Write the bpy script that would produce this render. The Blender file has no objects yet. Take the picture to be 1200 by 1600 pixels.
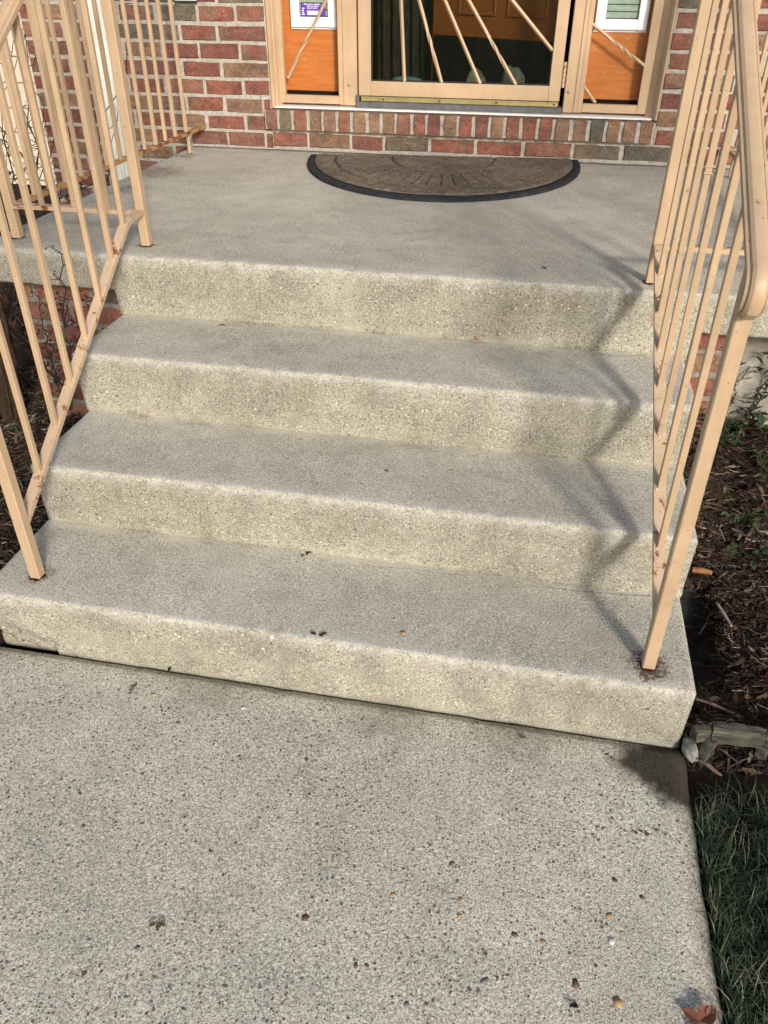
import bpy, bmesh, math, random
import numpy as np
from mathutils import Vector, Matrix, noise

# ------------------------------------------------------------------ camera, world, sun, exposure
SC = bpy.context.scene
COL = SC.collection
cam_d = bpy.data.cameras.new('camera'); cam = bpy.data.objects.new('camera', cam_d); COL.objects.link(cam)
CX, CY, CZ, YAW, PITCH, ROLL, FPX = -0.40863, -1.19266, 1.35012, -0.18971, -0.60154, 0.005765, 1230.87
_cy, _sy, _cp, _sp = math.cos(YAW), math.sin(YAW), math.cos(PITCH), math.sin(PITCH)
FWD = Vector((_sy*_cp, _cy*_cp, _sp)); RIGHT = Vector((_cy, -_sy, 0)); UP = RIGHT.cross(FWD)
_c, _s = math.cos(ROLL), math.sin(ROLL)
R2 = RIGHT*_c + UP*_s; U2 = -RIGHT*_s + UP*_c
m = Matrix((R2, U2, -FWD)).transposed().to_4x4(); m.translation = Vector((CX, CY, CZ))
cam.matrix_world = m
cam_d.sensor_fit = 'VERTICAL'; cam_d.sensor_height = 24.0; cam_d.lens = FPX*24.0/1600.0
cam_d.clip_start = 0.02; cam_d.clip_end = 400
SC.camera = cam

SUN_EL = math.radians(23.0)
SUN_AZ = math.atan2(0.47, -0.88)
world = bpy.data.worlds.new('World'); SC.world = world; world.use_nodes = True
wn = world.node_tree.nodes; wl = world.node_tree.links
sky = wn.new('ShaderNodeTexSky'); sky.sky_type = 'NISHITA'; sky.sun_disc = False
sky.sun_elevation = SUN_EL; sky.sun_rotation = SUN_AZ; sky.air_density = 1.0; sky.dust_density = 1.9; sky.ozone_density = 1.0
bg = wn['Background']; bg.inputs['Strength'].default_value = 0.125
wl.new(sky.outputs[0], bg.inputs[0])
sun_d = bpy.data.lights.new('sun', 'SUN'); sun_d.energy = 2.6; sun_d.angle = math.radians(8.0); sun_d.color = (1.0, 0.93, 0.83)
sun = bpy.data.objects.new('sun', sun_d); COL.objects.link(sun)
sd = Vector((math.sin(SUN_AZ)*math.cos(SUN_EL), math.cos(SUN_AZ)*math.cos(SUN_EL), math.sin(SUN_EL)))
sun.rotation_euler = sd.to_track_quat('Z', 'Y').to_euler(); sun.location = sd*20
SC.view_settings.view_transform = 'Standard'; SC.view_settings.look = 'None'
SC.view_settings.exposure = 0.56; SC.view_settings.gamma = 1.0; SC.view_settings.use_curve_mapping = False
SC.cycles.max_bounces = 8; SC.cycles.transparent_max_bounces = 12

# ------------------------------------------------------------------ helpers
def ray(px, py):
    return R2*((px-600)/FPX) + U2*(-(py-800)/FPX) + FWD
def at_z(px, py, z):
    v = ray(px, py); t = (z-CZ)/v.z; return Vector((CX, CY, CZ)) + v*t
def at_y(px, py, y):
    v = ray(px, py); t = (y-CY)/v.y; return Vector((CX, CY, CZ)) + v*t

def link(o, parent=None):
    COL.objects.link(o)
    if parent is not None:
        o.parent = parent
        o.matrix_parent_inverse = parent.matrix_world.inverted() if parent.type != 'EMPTY' else Matrix.Translation(-parent.location)
    return o
def tag(o, label=None, cat=None, group=None, kind=None):
    if label: o['label'] = label
    if cat: o['category'] = cat
    if group: o['group'] = group
    if kind: o['kind'] = kind
    return o
def thing(name, loc, label, cat, group=None):
    o = bpy.data.objects.new(name, None); o.location = loc; o.empty_display_size = 0.05
    COL.objects.link(o)
    return tag(o, label, cat, group)
def mesh(name, V, F, mat, parent=None, smooth=False, col=None):
    me = bpy.data.meshes.new(name); me.from_pydata([tuple(v) for v in V], [], F); me.update()
    if smooth: me.polygons.foreach_set('use_smooth', [True]*len(me.polygons))
    if col is not None:
        a = me.color_attributes.new('col', 'FLOAT_COLOR', 'POINT')
        a.data.foreach_set('color', np.asarray(col, dtype=np.float32).ravel())
    o = bpy.data.objects.new(name, me); me.materials.append(mat)
    return link(o, parent)

class MB:
    """collects pieces into one mesh"""
    def __init__(s): s.V = []; s.F = []
    def add(s, V, F):
        n = len(s.V); s.V += [Vector(v) for v in V]; s.F += [[i+n for i in f] for f in F]; return s
    def box(s, x0, x1, y0, y1, z0, z1, b=0.0015):
        b = min(b, (x1-x0)*.4, (y1-y0)*.4, (z1-z0)*.4)
        bm = bmesh.new(); bmesh.ops.create_cube(bm, size=1.0)
        for v in bm.verts:
            v.co = Vector((x0 if v.co.x < 0 else x1, y0 if v.co.y < 0 else y1, z0 if v.co.z < 0 else z1))
        if b > 0: bmesh.ops.bevel(bm, geom=bm.edges[:], offset=b, segments=1, affect='EDGES')
        bm.verts.index_update()
        s.add([v.co.copy() for v in bm.verts], [[v.index for v in f.verts] for f in bm.faces]); bm.free(); return s
    def sweep(s, prof, path, right=Vector((1, 0, 0)), caps=True, scales=None):
        """prof: closed list of (u,v); path: points; u along 'right' (fixed), v perpendicular to both"""
        path = [Vector(p) for p in path]; n = len(prof); rings = []
        for i, p in enumerate(path):
            a = path[max(i-1, 0)]; c = path[min(i+1, len(path)-1)]; t = (c-a).normalized()
            r = (right - t*right.dot(t)).normalized(); u = r.cross(t).normalized()
            k = 1.0
            if 0 < i < len(path)-1:
                d1 = (p-a).normalized(); k = 1/max(0.5, d1.dot(t))
            q = scales[i] if scales else 1.0
            rings.append([p + r*(x*q) + u*(y*k*q) for x, y in prof])
        V = [v for rg in rings for v in rg]; F = []
        for i in range(len(path)-1):
            for j in range(n):
                F.append([i*n+j, i*n+(j+1) % n, (i+1)*n+(j+1) % n, (i+1)*n+j])
        if caps: F.append(list(range(n))[::-1]); F.append([(len(path)-1)*n+j for j in range(n)])
        return s.add(V, F)
    def bar(s, a, b, w, d=None, right=Vector((1, 0, 0)), c=0.0018):
        d = d or w; h, e = w/2, d/2
        prof = [(-h+c, -e), (h-c, -e), (h, -e+c), (h, e-c), (h-c, e), (-h+c, e), (-h, e-c), (-h, -e+c)]
        return s.sweep(prof, [a, b], right)
    def tube(s, path, radii, n=6):
        path = [Vector(p) for p in path]; prev = Vector((0.3, 0.2, 1)); V = []; F = []
        for i, p in enumerate(path):
            t = (path[min(i+1, len(path)-1)]-path[max(i-1, 0)]).normalized()
            r = prev - t*prev.dot(t)
            if r.length < 1e-4: r = t.orthogonal()
            r.normalize(); prev = r; u = t.cross(r); q = radii[i] if isinstance(radii, (list, tuple)) else radii
            for k in range(n):
                an = 2*math.pi*k/n; V.append(p + r*(math.cos(an)*q) + u*(math.sin(an)*q))
        for i in range(len(path)-1):
            for k in range(n): F.append([i*n+k, i*n+(k+1) % n, (i+1)*n+(k+1) % n, (i+1)*n+k])
        F.append(list(range(n))[::-1]); F.append([(len(path)-1)*n+k for k in range(n)])
        return s.add(V, F)
    def build(s, name, mat, parent=None, smooth=False): return mesh(name, s.V, s.F, mat, parent, smooth)

class NT:
    """tiny node builder"""
    def __init__(s, name, rough=0.8, spec=0.3):
        s.m = bpy.data.materials.new(name); s.m.use_nodes = True; s.t = s.m.node_tree; s.n = s.t.nodes; s.l = s.t.links
        s.b = s.n['Principled BSDF']; s.b.inputs['Roughness'].default_value = rough
        s.b.inputs['Specular IOR Level'].default_value = spec
        s.pos = s.n.new('ShaderNodeNewGeometry').outputs['Position']
    def new(s, t, **k):
        n = s.n.new(t)
        for a, v in k.items(): setattr(n, a, v)
        return n
    def put(s, sock, v):
        if isinstance(v, (int, float)): sock.default_value = v
        elif isinstance(v, (tuple, list)): sock.default_value = (*v, 1) if (len(v) == 3 and len(sock.default_value) == 4) else v
        else: s.l.new(v, sock)
    def noise(s, scale, det=4, rough=.55, vec=None, out='Fac'):
        n = s.new('ShaderNodeTexNoise'); n.inputs['Scale'].default_value = scale; n.inputs['Detail'].default_value = det
        n.inputs['Roughness'].default_value = rough; s.l.new(vec or s.pos, n.inputs['Vector']); return n.outputs[out]
    def vor(s, scale, vec=None, feature='F1', rnd=1.0):
        n = s.new('ShaderNodeTexVoronoi', feature=feature); n.inputs['Scale'].default_value = scale
        n.inputs['Randomness'].default_value = rnd
        s.l.new(vec or s.pos, n.inputs['Vector']); return n
    def math(s, op, a, b=0.0, c=None):
        n = s.new('ShaderNodeMath', operation=op); s.put(n.inputs[0], a); s.put(n.inputs[1], b)
        if c is not None: s.put(n.inputs[2], c)
        return n.outputs[0]
    def ss(s, x, a, b):
        n = s.new('ShaderNodeMapRange', interpolation_type='SMOOTHSTEP'); s.put(n.inputs[0], x)
        n.inputs[1].default_value = a; n.inputs[2].default_value = b; n.inputs[3].default_value = 0; n.inputs[4].default_value = 1
        return n.outputs[0]
    def mix(s, f, a, b, mode='MIX'):
        n = s.new('ShaderNodeMix', data_type='RGBA', blend_type=mode); s.put(n.inputs[0], f); s.put(n.inputs[6], a); s.put(n.inputs[7], b); return n.outputs[2]
    def ramp(s, f, stops, interp='LINEAR'):
        n = s.new('ShaderNodeValToRGB'); n.color_ramp.interpolation = interp; e = n.color_ramp.elements
        while len(e) < len(stops): e.new(0.5)
        for k, (p, c) in enumerate(stops): e[k].position = p; e[k].color = (*c, 1)
        s.put(n.inputs[0], f); return n.outputs[0]
    def sep(s, v):
        n = s.new('ShaderNodeSeparateXYZ'); s.l.new(v, n.inputs[0]); return n.outputs
    def attr(s, name):
        n = s.new('ShaderNodeAttribute', attribute_name=name); return n
    def bump(s, h, strength=.5, dist=.002):
        n = s.new('ShaderNodeBump'); n.inputs['Strength'].default_value = strength; n.inputs['Distance'].default_value = dist
        s.put(n.inputs['Height'], h); s.l.new(n.outputs[0], s.b.inputs['Normal'])
    def color(s, c): s.put(s.b.inputs['Base Color'], c); return s
    def dist(s, p):
        n = s.new('ShaderNodeVectorMath', operation='DISTANCE'); s.l.new(s.pos, n.inputs[0]); n.inputs[1].default_value = p; return n.outputs['Value']
    def scaled(s, sx, sy, sz, vec=None):
        n = s.new('ShaderNodeVectorMath', operation='MULTIPLY'); s.l.new(vec or s.pos, n.inputs[0]); n.inputs[1].default_value = (sx, sy, sz); return n.outputs[0]

def plain(name, c, rough=.7, spec=.3, var=.15, scale=40, metallic=0):
    t = NT(name, rough, spec); n = t.noise(scale, 4)
    d = tuple(x*(1-var) for x in c); u = tuple(min(1, x*(1+var)) for x in c)
    t.color(t.ramp(n, [(.3, d), (.7, u)])); t.b.inputs['Metallic'].default_value = metallic
    return t.m

# ------------------------------------------------------------------ dimensions (fitted)
H1, H, D = 0.1661, 0.17588, 0.2819
Z = [0, H1, H1+H, H1+2*H, H1+3*H]
XL, XR = -1.5948, 0.004
YW = 2.4651
LXL, LXR = -2.0045, 0.41
LR, UR, LL, UL = (-.090, .060), (-.118, .908), (-1.487, .078), (-1.522, .949)
LC, WP = (-1.928, .944), (-1.941, 2.277)
RC, RWP = (.30, .90), (.29, 2.27)

# ------------------------------------------------------------------ concrete
def concrete(name, posts, walkway=False):
    t = NT(name, .92, .18)
    big = t.noise(2.3, 5, .6); mid = t.noise(14, 5, .6); fine = t.noise(330, 2, .6); f2 = t.noise(150, 4, .7)
    a = t.attr('col'); sc = t.new('ShaderNodeSeparateColor'); t.l.new(a.outputs['Color'], sc.inputs[0])
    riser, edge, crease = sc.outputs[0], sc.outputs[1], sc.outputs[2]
    if walkway:
        base = t.ramp(big, [(.3, (.422, .395, .330)), (.7, (.533, .500, .420))])
    else:
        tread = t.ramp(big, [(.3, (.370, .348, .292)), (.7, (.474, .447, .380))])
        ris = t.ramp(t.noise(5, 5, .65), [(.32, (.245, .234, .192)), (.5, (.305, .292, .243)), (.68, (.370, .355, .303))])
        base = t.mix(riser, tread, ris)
    base = t.mix(.55, base, t.ramp(mid, [(.3, (.40, .40, .40)), (.7, (.60, .60, .60))]), 'OVERLAY')
    # sand grain
    base = t.mix(.42 if walkway else .36, base, t.ramp(f2, [(.33, (.20, .195, .19)), (.5, (.5, .5, .5)), (.66, (.80, .79, .77))]), 'OVERLAY')
    base = t.mix(.72, base, t.ramp(fine, [(.38, (.24, .235, .23)), (.62, (.76, .76, .75))]), 'OVERLAY')
    # worn paths, drips
    base = t.mix(.6, base, t.ramp(t.noise(.9, 3), [(.35, (.43, .43, .435)), (.65, (.57, .57, .56))]), 'OVERLAY')
    if not walkway:
        drip = t.math('MULTIPLY', riser, t.ss(t.noise(11, 5, .7, t.scaled(1, 1, .18)), .50, .70))
        base = t.mix(t.math('MULTIPLY', drip, .34), base, (.175, .162, .128))
        bare = t.math('MULTIPLY', riser, t.ss(t.noise(4.4, 5, .7), .55, .68))
        base = t.mix(t.math('MULTIPLY', bare, .4), base, (.43, .40, .335))
    # aggregate: three sizes of embedded grains, each cell its own colour and size
    hgt = t.math('MULTIPLY', fine, .25)
    hgt = t.math('ADD', hgt, t.math('MULTIPLY', f2, .6))
    warp = t.new('ShaderNodeVectorMath', operation='ADD'); wz = t.new('ShaderNodeVectorMath', operation='SCALE'); wz.inputs[3].default_value = .0035
    t.l.new(t.noise(140, 2, .5, out='Color'), wz.inputs[0]); t.l.new(wz.outputs[0], warp.inputs[0]); t.l.new(t.pos, warp.inputs[1])
    dens = t.ss(t.noise(3.1, 3), .30, .62)
    for ki, (scale, thr, amount) in enumerate(((50, .24, 1), (112, .33, .95), (215, .44, .9))):
        v = t.vor(scale, warp.outputs[0])
        if ki != 1: v.distance = 'MANHATTAN'; thr *= 1.25
        cs = t.new('ShaderNodeSeparateColor'); t.l.new(v.outputs['Color'], cs.inputs[0])
        pick = t.math('GREATER_THAN', cs.outputs[0], (.82, .48, .34)[ki] if walkway else (.88, .58, .40)[ki])
        rad = t.math('MULTIPLY_ADD', cs.outputs[1], thr*.8, thr*.25)
        rad = t.math('MULTIPLY', rad, t.math('MULTIPLY_ADD', dens, .35, .78))
        inside = t.ss(t.math('SUBTRACT', rad, v.outputs['Distance']), -.02, .05)
        mask = t.math('MULTIPLY', t.math('MULTIPLY', inside, pick), amount)
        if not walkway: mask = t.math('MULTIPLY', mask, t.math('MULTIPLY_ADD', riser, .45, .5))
        gc = t.ramp(cs.outputs[2], [(0, (.085, .068, .056)), (.17, (.15, .105, .072)), (.30, (.23, .21, .185)), (.38, (.40, .26, .14)), (.50, (.15, .13, .115)), (.66, (.66, .63, .58)), (.80, (.40, .31, .19)), (.86, (.115, .105, .10)), (.95, (.74, .70, .62))], 'CONSTANT')
        base = t.mix(t.math('MULTIPLY', mask, .92), base, gc)
        hgt = t.math('ADD', hgt, t.math('MULTIPLY', mask, .22))
    # little pits
    pv = t.vor(75, warp.outputs[0]); pc = t.new('ShaderNodeSeparateColor'); t.l.new(pv.outputs['Color'], pc.inputs[0])
    pit = t.math('MULTIPLY', t.math('GREATER_THAN', pc.outputs[1], .86), t.ss(t.math('SUBTRACT', .17, pv.outputs['Distance']), 0, .05))
    base = t.mix(t.math('MULTIPLY', pit, .7), base, (.09, .08, .065))
    hgt = t.math('SUBTRACT', hgt, t.math('MULTIPLY', pit, .9))
    # worn pale nosing and the pale line of grit along the foot of a riser
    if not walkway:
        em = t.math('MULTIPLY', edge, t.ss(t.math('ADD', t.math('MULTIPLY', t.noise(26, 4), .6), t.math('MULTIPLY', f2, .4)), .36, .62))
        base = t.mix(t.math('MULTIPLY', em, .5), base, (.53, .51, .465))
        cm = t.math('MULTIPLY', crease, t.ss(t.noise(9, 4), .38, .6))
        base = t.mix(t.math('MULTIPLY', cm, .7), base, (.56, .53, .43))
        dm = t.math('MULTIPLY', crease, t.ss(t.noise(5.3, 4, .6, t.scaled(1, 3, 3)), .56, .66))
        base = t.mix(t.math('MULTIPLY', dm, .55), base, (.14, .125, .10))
    # grime
    g = t.ss(t.noise(6.0, 6, .7, t.scaled(1, 1, 1.6)), .56, .74)
    base = t.mix(t.math('MULTIPLY', g, .35), base, (.20, .185, .155))
    # rust bled out round the railing posts
    spots = t.math('ADD', t.math('MULTIPLY', t.noise(120, 5, .75), .7), t.math('MULTIPLY', t.noise(30, 4), .3))
    for (px, py, pz), r, k in posts:
        dd = t.math('DIVIDE', t.dist((px, py, pz)), r)
        dd = t.math('ADD', dd, t.math('MULTIPLY', t.math('SUBTRACT', t.noise(22, 3), .5), 1.3))
        f = t.ss(dd, 1.1, .1)
        f2_ = t.math('MULTIPLY', t.ss(t.math('ADD', spots, t.math('MULTIPLY', f, .13)), .53, .62), t.ss(dd, 1.2, .5))
        base = t.mix(t.math('MULTIPLY', f, .28*k), base, (.20, .13, .085))
        base = t.mix(t.math('MULTIPLY', f2_, .85*k), base, (.060, .027, .018))
    if walkway:
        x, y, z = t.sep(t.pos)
        # damp brown soil and cast shadow painted at the bed corner, dirt and shade along the lawn edge
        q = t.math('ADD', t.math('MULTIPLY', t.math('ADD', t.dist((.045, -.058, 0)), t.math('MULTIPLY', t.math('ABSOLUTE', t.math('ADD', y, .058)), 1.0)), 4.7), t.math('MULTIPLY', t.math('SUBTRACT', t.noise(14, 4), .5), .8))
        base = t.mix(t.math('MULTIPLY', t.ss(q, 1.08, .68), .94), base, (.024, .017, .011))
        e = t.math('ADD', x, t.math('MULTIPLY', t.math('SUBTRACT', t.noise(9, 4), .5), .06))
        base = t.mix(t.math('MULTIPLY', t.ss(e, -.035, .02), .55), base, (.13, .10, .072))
        # stains where water runs off the joint
        for c, r in (((-1.02, -.02, 0), .13), ((-.62, -.03, 0), .10), ((-.33, -.02, 0), .12)):
            q = t.math('ADD', t.math('DIVIDE', t.dist(c), r), t.math('MULTIPLY', t.math('SUBTRACT', t.noise(18, 5, .7), .5), 1.6))
            base = t.mix(t.math('MULTIPLY', t.ss(q, 1.1, .2), .42), base, (.17, .145, .11))
    t.color(base)
    t.bump(hgt, .9 if walkway else .8, .0036)
    return t.m

p1 = Z[1]; p4 = Z[4]
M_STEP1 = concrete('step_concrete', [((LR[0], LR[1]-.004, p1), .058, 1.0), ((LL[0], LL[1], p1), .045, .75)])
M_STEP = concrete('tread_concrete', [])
M_LAND = concrete('landing_concrete', [((UL[0], UL[1], p4), .04, .6), ((UR[0], UR[1], p4), .035, .7), ((LC[0], LC[1], p4), .04, .6), ((WP[0], WP[1]-.05, p4), .07, .55), ((-1.93, 1.9, p4), .16, .5), ((-1.90, 1.6, p4), .09, .5)])
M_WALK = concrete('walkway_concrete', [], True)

def fbm(p, s, o=4): return noise.fractal(Vector(p)*s, 1.0, 2.0, o)

def loft_block(name, profile, cols, attrs, mat, parent, clamp=None, chip=1.0, inset=None, corner=None):
    """profile: closed (y,z) loop; cols: x positions; attrs: per-profile colour"""
    n = len(profile); V = []; C = []
    cy = sum(p[0] for p in profile)/n
    # inward normals of the loop
    N = []
    for j in range(n):
        a = profile[j-1]; b = profile[(j+1) % n]; tx, tz = b[0]-a[0], b[1]-a[1]; L = math.hypot(tx, tz) or 1
        N.append((tz/L, -tx/L))
    sgn = 1 if sum(profile[j-1][0]*profile[j][1]-profile[j][0]*profile[j-1][1] for j in range(n)) < 0 else -1
    for i, x in enumerate(cols):
        ins = inset[i] if inset else 0
        xn = x
        for b_ in (XL, XR):
            if abs(x-b_) < .004 and clamp: xn = b_
        for j, (y, z) in enumerate(profile):
            nx, nz = N[j][0]*sgn, N[j][1]*sgn
            d = ins
            e = attrs[j][1]
            d += .0012*fbm((xn, y, z), 6) + .0005*fbm((xn, y, z), 60, 2)
            if e > .05:
                c = fbm((xn, y*.5, z*.5+7), 34, 3)
                d += chip*e*(.0012*c + .0075*max(0, c-.32))
            yy, zz = y+nx*d, z+nz*d
            if clamp: zz = clamp(x, zz)
            if corner: yy, zz = corner(x, yy, zz, attrs[j])
            V.append((x, yy, zz)); C.append((*attrs[j], 1))
    F = []
    for i in range(len(cols)-1):
        for j in range(n):
            f = [i*n+j, i*n+(j+1) % n, (i+1)*n+(j+1) % n, (i+1)*n+j]
            F.append(f if sgn > 0 else f[::-1])
    F.append(list(range(n)) if sgn < 0 else list(range(n))[::-1])
    k = (len(cols)-1)*n; F.append([k+j for j in range(n)] if sgn > 0 else [k+j for j in range(n)][::-1])
    o = mesh(name, V, F, mat, parent, True, C)
    # keep the flat end caps flat shaded
    o.data.polygons[len(F)-1].use_smooth = False; o.data.polygons[len(F)-2].use_smooth = False
    return o

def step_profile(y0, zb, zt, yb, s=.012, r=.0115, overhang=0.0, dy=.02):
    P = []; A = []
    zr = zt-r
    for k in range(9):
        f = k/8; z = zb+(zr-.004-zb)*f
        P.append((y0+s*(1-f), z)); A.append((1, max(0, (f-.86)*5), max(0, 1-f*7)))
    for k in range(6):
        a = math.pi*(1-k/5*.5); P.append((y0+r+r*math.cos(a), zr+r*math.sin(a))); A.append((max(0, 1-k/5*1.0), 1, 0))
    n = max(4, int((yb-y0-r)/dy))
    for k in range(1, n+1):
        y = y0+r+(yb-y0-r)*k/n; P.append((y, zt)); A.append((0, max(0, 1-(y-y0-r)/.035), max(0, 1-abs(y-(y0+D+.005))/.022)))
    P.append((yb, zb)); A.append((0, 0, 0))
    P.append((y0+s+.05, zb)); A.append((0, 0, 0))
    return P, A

def columns(x0, x1, step, r=.016):
    e = [(0, r), (.002, r*.62), (.005, r*.33), (.010, r*.10), (.016, 0)]
    X = [x0+a for a, b in e]; I = [b for a, b in e]
    n = int((x1-x0-.04)/step)
    for k in range(1, n): X.append(x0+.016+(x1-x0-.032)*k/n); I.append(0)
    X += [x1-a for a, b in e[::-1]]; I += [b for a, b in e[::-1]]
    return X, I

steps = thing('concrete_steps', (-.8, 1.0, 0), 'grey weathered concrete front steps rising to the porch landing under the door', 'steps')
def broken(x, y, z, a):   # the spalled lower left corner of the bottom riser
    if x < -1.44 and -.03 < z < .07 and y < .05:
        k = max(0, 1-(z)/(.03+.045*max(0, min(1, (-1.42-x)/.14)) + .012*fbm((x, 0, 3), 30, 2)))
        if k > 0: y += .014*min(1, k*3)
    c = fbm((x, 1, 5), 25, 3)
    if z < .012 and y < .05 and c > .25: z += .03*(c-.25)
    return y, z
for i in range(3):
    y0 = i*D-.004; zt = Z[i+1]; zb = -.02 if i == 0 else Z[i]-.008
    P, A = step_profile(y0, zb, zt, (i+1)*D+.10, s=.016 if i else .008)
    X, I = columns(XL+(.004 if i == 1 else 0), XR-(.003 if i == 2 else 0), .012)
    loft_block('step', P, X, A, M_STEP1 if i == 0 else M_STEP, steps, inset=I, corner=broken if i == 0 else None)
# landing slab with the top riser below it
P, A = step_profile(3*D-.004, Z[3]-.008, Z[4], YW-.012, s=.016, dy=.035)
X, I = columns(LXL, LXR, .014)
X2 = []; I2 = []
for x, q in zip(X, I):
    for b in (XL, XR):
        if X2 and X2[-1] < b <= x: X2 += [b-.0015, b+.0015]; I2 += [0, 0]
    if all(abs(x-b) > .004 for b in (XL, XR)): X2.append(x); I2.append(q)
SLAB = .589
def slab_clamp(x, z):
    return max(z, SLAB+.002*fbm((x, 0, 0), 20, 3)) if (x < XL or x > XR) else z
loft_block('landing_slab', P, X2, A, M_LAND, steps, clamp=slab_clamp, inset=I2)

# ------------------------------------------------------------------ ground, walkway
def soil_mat(name, a, b, scale=60):
    t = NT(name, .95, .1); n = t.noise(scale, 6, .7); c = t.ramp(n, [(.3, a), (.7, b)])
    t.color(c); t.bump(n, .8, .01); return t.m
M_SOIL = soil_mat('dark_soil', (.018, .013, .010), (.055, .038, .026))
M_LAWN = soil_mat('lawn_far', (.030, .045, .018), (.075, .085, .035), 8)
def soil_h(x, y):
    h = -.035 + .012*fbm((x, y, 0), 7, 4)
    if x > 0:
        h += .05*min(1, max(0, (x-.10)/.14)) + .245*(lambda q: q*q*(3-2*q))(min(1, max(0, (y-.45)/.6)))
        h -= .045*max(0, 1-((x-.075)/.085)**2)*max(0, 1-((y-.38)/.24)**2)
        h += .15*max(0, 1-abs(x-.06)/.13)*min(1, max(0, (y-.55)/.3))
    else:
        t_ = min(1, max(0, (y-.25)/.6)); h += .05 + .09*t_*t_
    return h
gx = list(np.concatenate([np.linspace(-60, -6, 7), np.linspace(-5, -2.8, 6), np.linspace(-2.7, -1.5, 49), np.linspace(-1.4, -.1, 4), np.linspace(-.02, 1.3, 54), np.linspace(1.6, 6, 6), np.linspace(10, 60, 6)]))
gy = list(np.concatenate([np.linspace(-80, -4, 8), np.linspace(-3, -1.0, 6), np.linspace(-.9, 2.4, 110), np.linspace(2.6, 8, 8), np.linspace(12, 80, 6)]))
V = []; F = []
for y in gy:
    for x in gx:
        near = -2.8 < x < 1.4 and -1.2 < y < 2.5
        z = soil_h(x, y) if near else -.03
        if -1.58 < x < 0 and near: z = -.16
        if y < -.09 and near and x > -.1: z = -.035+.006*fbm((x, y, 1), 12, 3)
        V.append((x, y, z))
nx = len(gx)
for j in range(len(gy)-1):
    for i in range(nx-1): F.append([j*nx+i, j*nx+i+1, (j+1)*nx+i+1, (j+1)*nx+i])
tg = NT('ground_soil', .95, .1); n_ = tg.noise(55, 6, .7); gx_, gy_, gz_ = tg.sep(tg.pos)
soilc = tg.ramp(n_, [(.3, (.012, .009, .007)), (.7, (.045, .031, .021))]); lawnc = tg.ramp(tg.noise(5, 5), [(.3, (.045, .06, .022)), (.7, (.10, .11, .05))])
tg.color(tg.mix(tg.ss(gy_, -.7, -1.1), soilc, lawnc)); tg.bump(n_, .8, .01)
tag(mesh('ground', V, F, tg.m, None, True), kind='structure')

# walkway slab
WX0, WX1, WY0, WY1 = -1.78, .012, -4.0, -.0035
wx = list(np.linspace(WX0, WX1, 60)); wy = list(np.concatenate([np.linspace(WY0, -1.3, 6), np.linspace(-1.2, WY1, 60)]))
V = []; F = []; C = []
for j, y in enumerate(wy):
    for i, x in enumerate(wx):
        z = -.001 + .0015*fbm((x, y, 0), 3, 3)
        yy, xx = y, x
        ed = min(x-WX0, WX1-x)
        if ed < .002: z -= .012
        if i == len(wx)-2: xx = WX1-.012
        if j == len(wy)-1: z -= .004+.003*abs(fbm((x, y, 9), 20, 3)); yy = y-.004*abs(fbm((x, 2, 9), 25, 3))
        if i == len(wx)-1: xx = x+.006*fbm((x, y, 4), 9, 3)
        V.append((xx, yy, z)); C.append((0, 0, 0, 1))
nx = len(wx)
for j in range(len(wy)-1):
    for i in range(nx-1): F.append([j*nx+i, j*nx+i+1, (j+1)*nx+i+1, (j+1)*nx+i])
# skirt
b0 = len(V); ringi = [i for i in range(nx)] + [j*nx+nx-1 for j in range(1, len(wy))] + [(len(wy)-1)*nx+i for i in range(nx-2, -1, -1)] + [j*nx for j in range(len(wy)-2, 0, -1)]
for q in ringi: v = V[q]; V.append((v[0], v[1], -.11)); C.append((0, 0, 0, 1))
for k in range(len(ringi)):
    k2 = (k+1) % len(ringi); F.append([ringi[k], b0+k, b0+k2, ringi[k2]])
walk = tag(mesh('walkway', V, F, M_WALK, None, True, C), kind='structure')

# ------------------------------------------------------------------ bricks
random.seed(7)
def brick_material():
    t = NT('brick_clay', .9, .2)
    oi = t.new('ShaderNodeObjectInfo'); rnd = oi.outputs['Random']; oc = oi.outputs['Color']
    off = t.new('ShaderNodeVectorMath', operation='ADD'); t.l.new(t.pos, off.inputs[0])
    cb = t.new('ShaderNodeCombineXYZ'); t.l.new(t.math('MULTIPLY', rnd, 31), cb.inputs[0]); t.l.new(t.math('MULTIPLY', rnd, 57), cb.inputs[1]); t.l.new(cb.outputs[0], off.inputs[1])
    v = off.outputs[0]
    big = t.noise(9, 4, .6, v); f = t.noise(120, 5, .7, v); st = t.noise(40, 4, .6, t.scaled(.35, 1, 1.6, v))
    c = t.mix(t.math('MULTIPLY', t.ss(big, .50, .68), .7), oc, (.145, .112, .080))
    c = t.mix(.8, c, t.ramp(f, [(.3, (.25, .25, .25)), (.7, (.75, .75, .75))]), 'OVERLAY')
    c = t.mix(.7, c, t.ramp(t.noise(17, 5, .7, v), [(.35, (.30, .30, .31)), (.65, (.68, .67, .65))]), 'OVERLAY')
    c = t.mix(.5, c, t.ramp(st, [(.3, (.32, .32, .32)), (.7, (.68, .68, .68))]), 'OVERLAY')
    # lime smears and chips
    c = t.mix(t.math('MULTIPLY', t.ss(t.noise(26, 6, .75, v), .64, .72), .55), c, (.48, .43, .37))
    pv = t.vor(60, v); pc = t.new('ShaderNodeSeparateColor'); t.l.new(pv.outputs['Color'], pc.inputs[0])
    pit = t.math('MULTIPLY', t.math('GREATER_THAN', pc.outputs[0], .9), t.ss(pv.outputs['Distance'], .3, .15))
    c = t.mix(t.math('MULTIPLY', pit, .6), c, (.06, .03, .025))
    t.color(c); t.bump(t.math('SUBTRACT', t.math('ADD', f, st), pit), .6, .003)
    return t.m
M_BRICK = brick_material()
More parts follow.
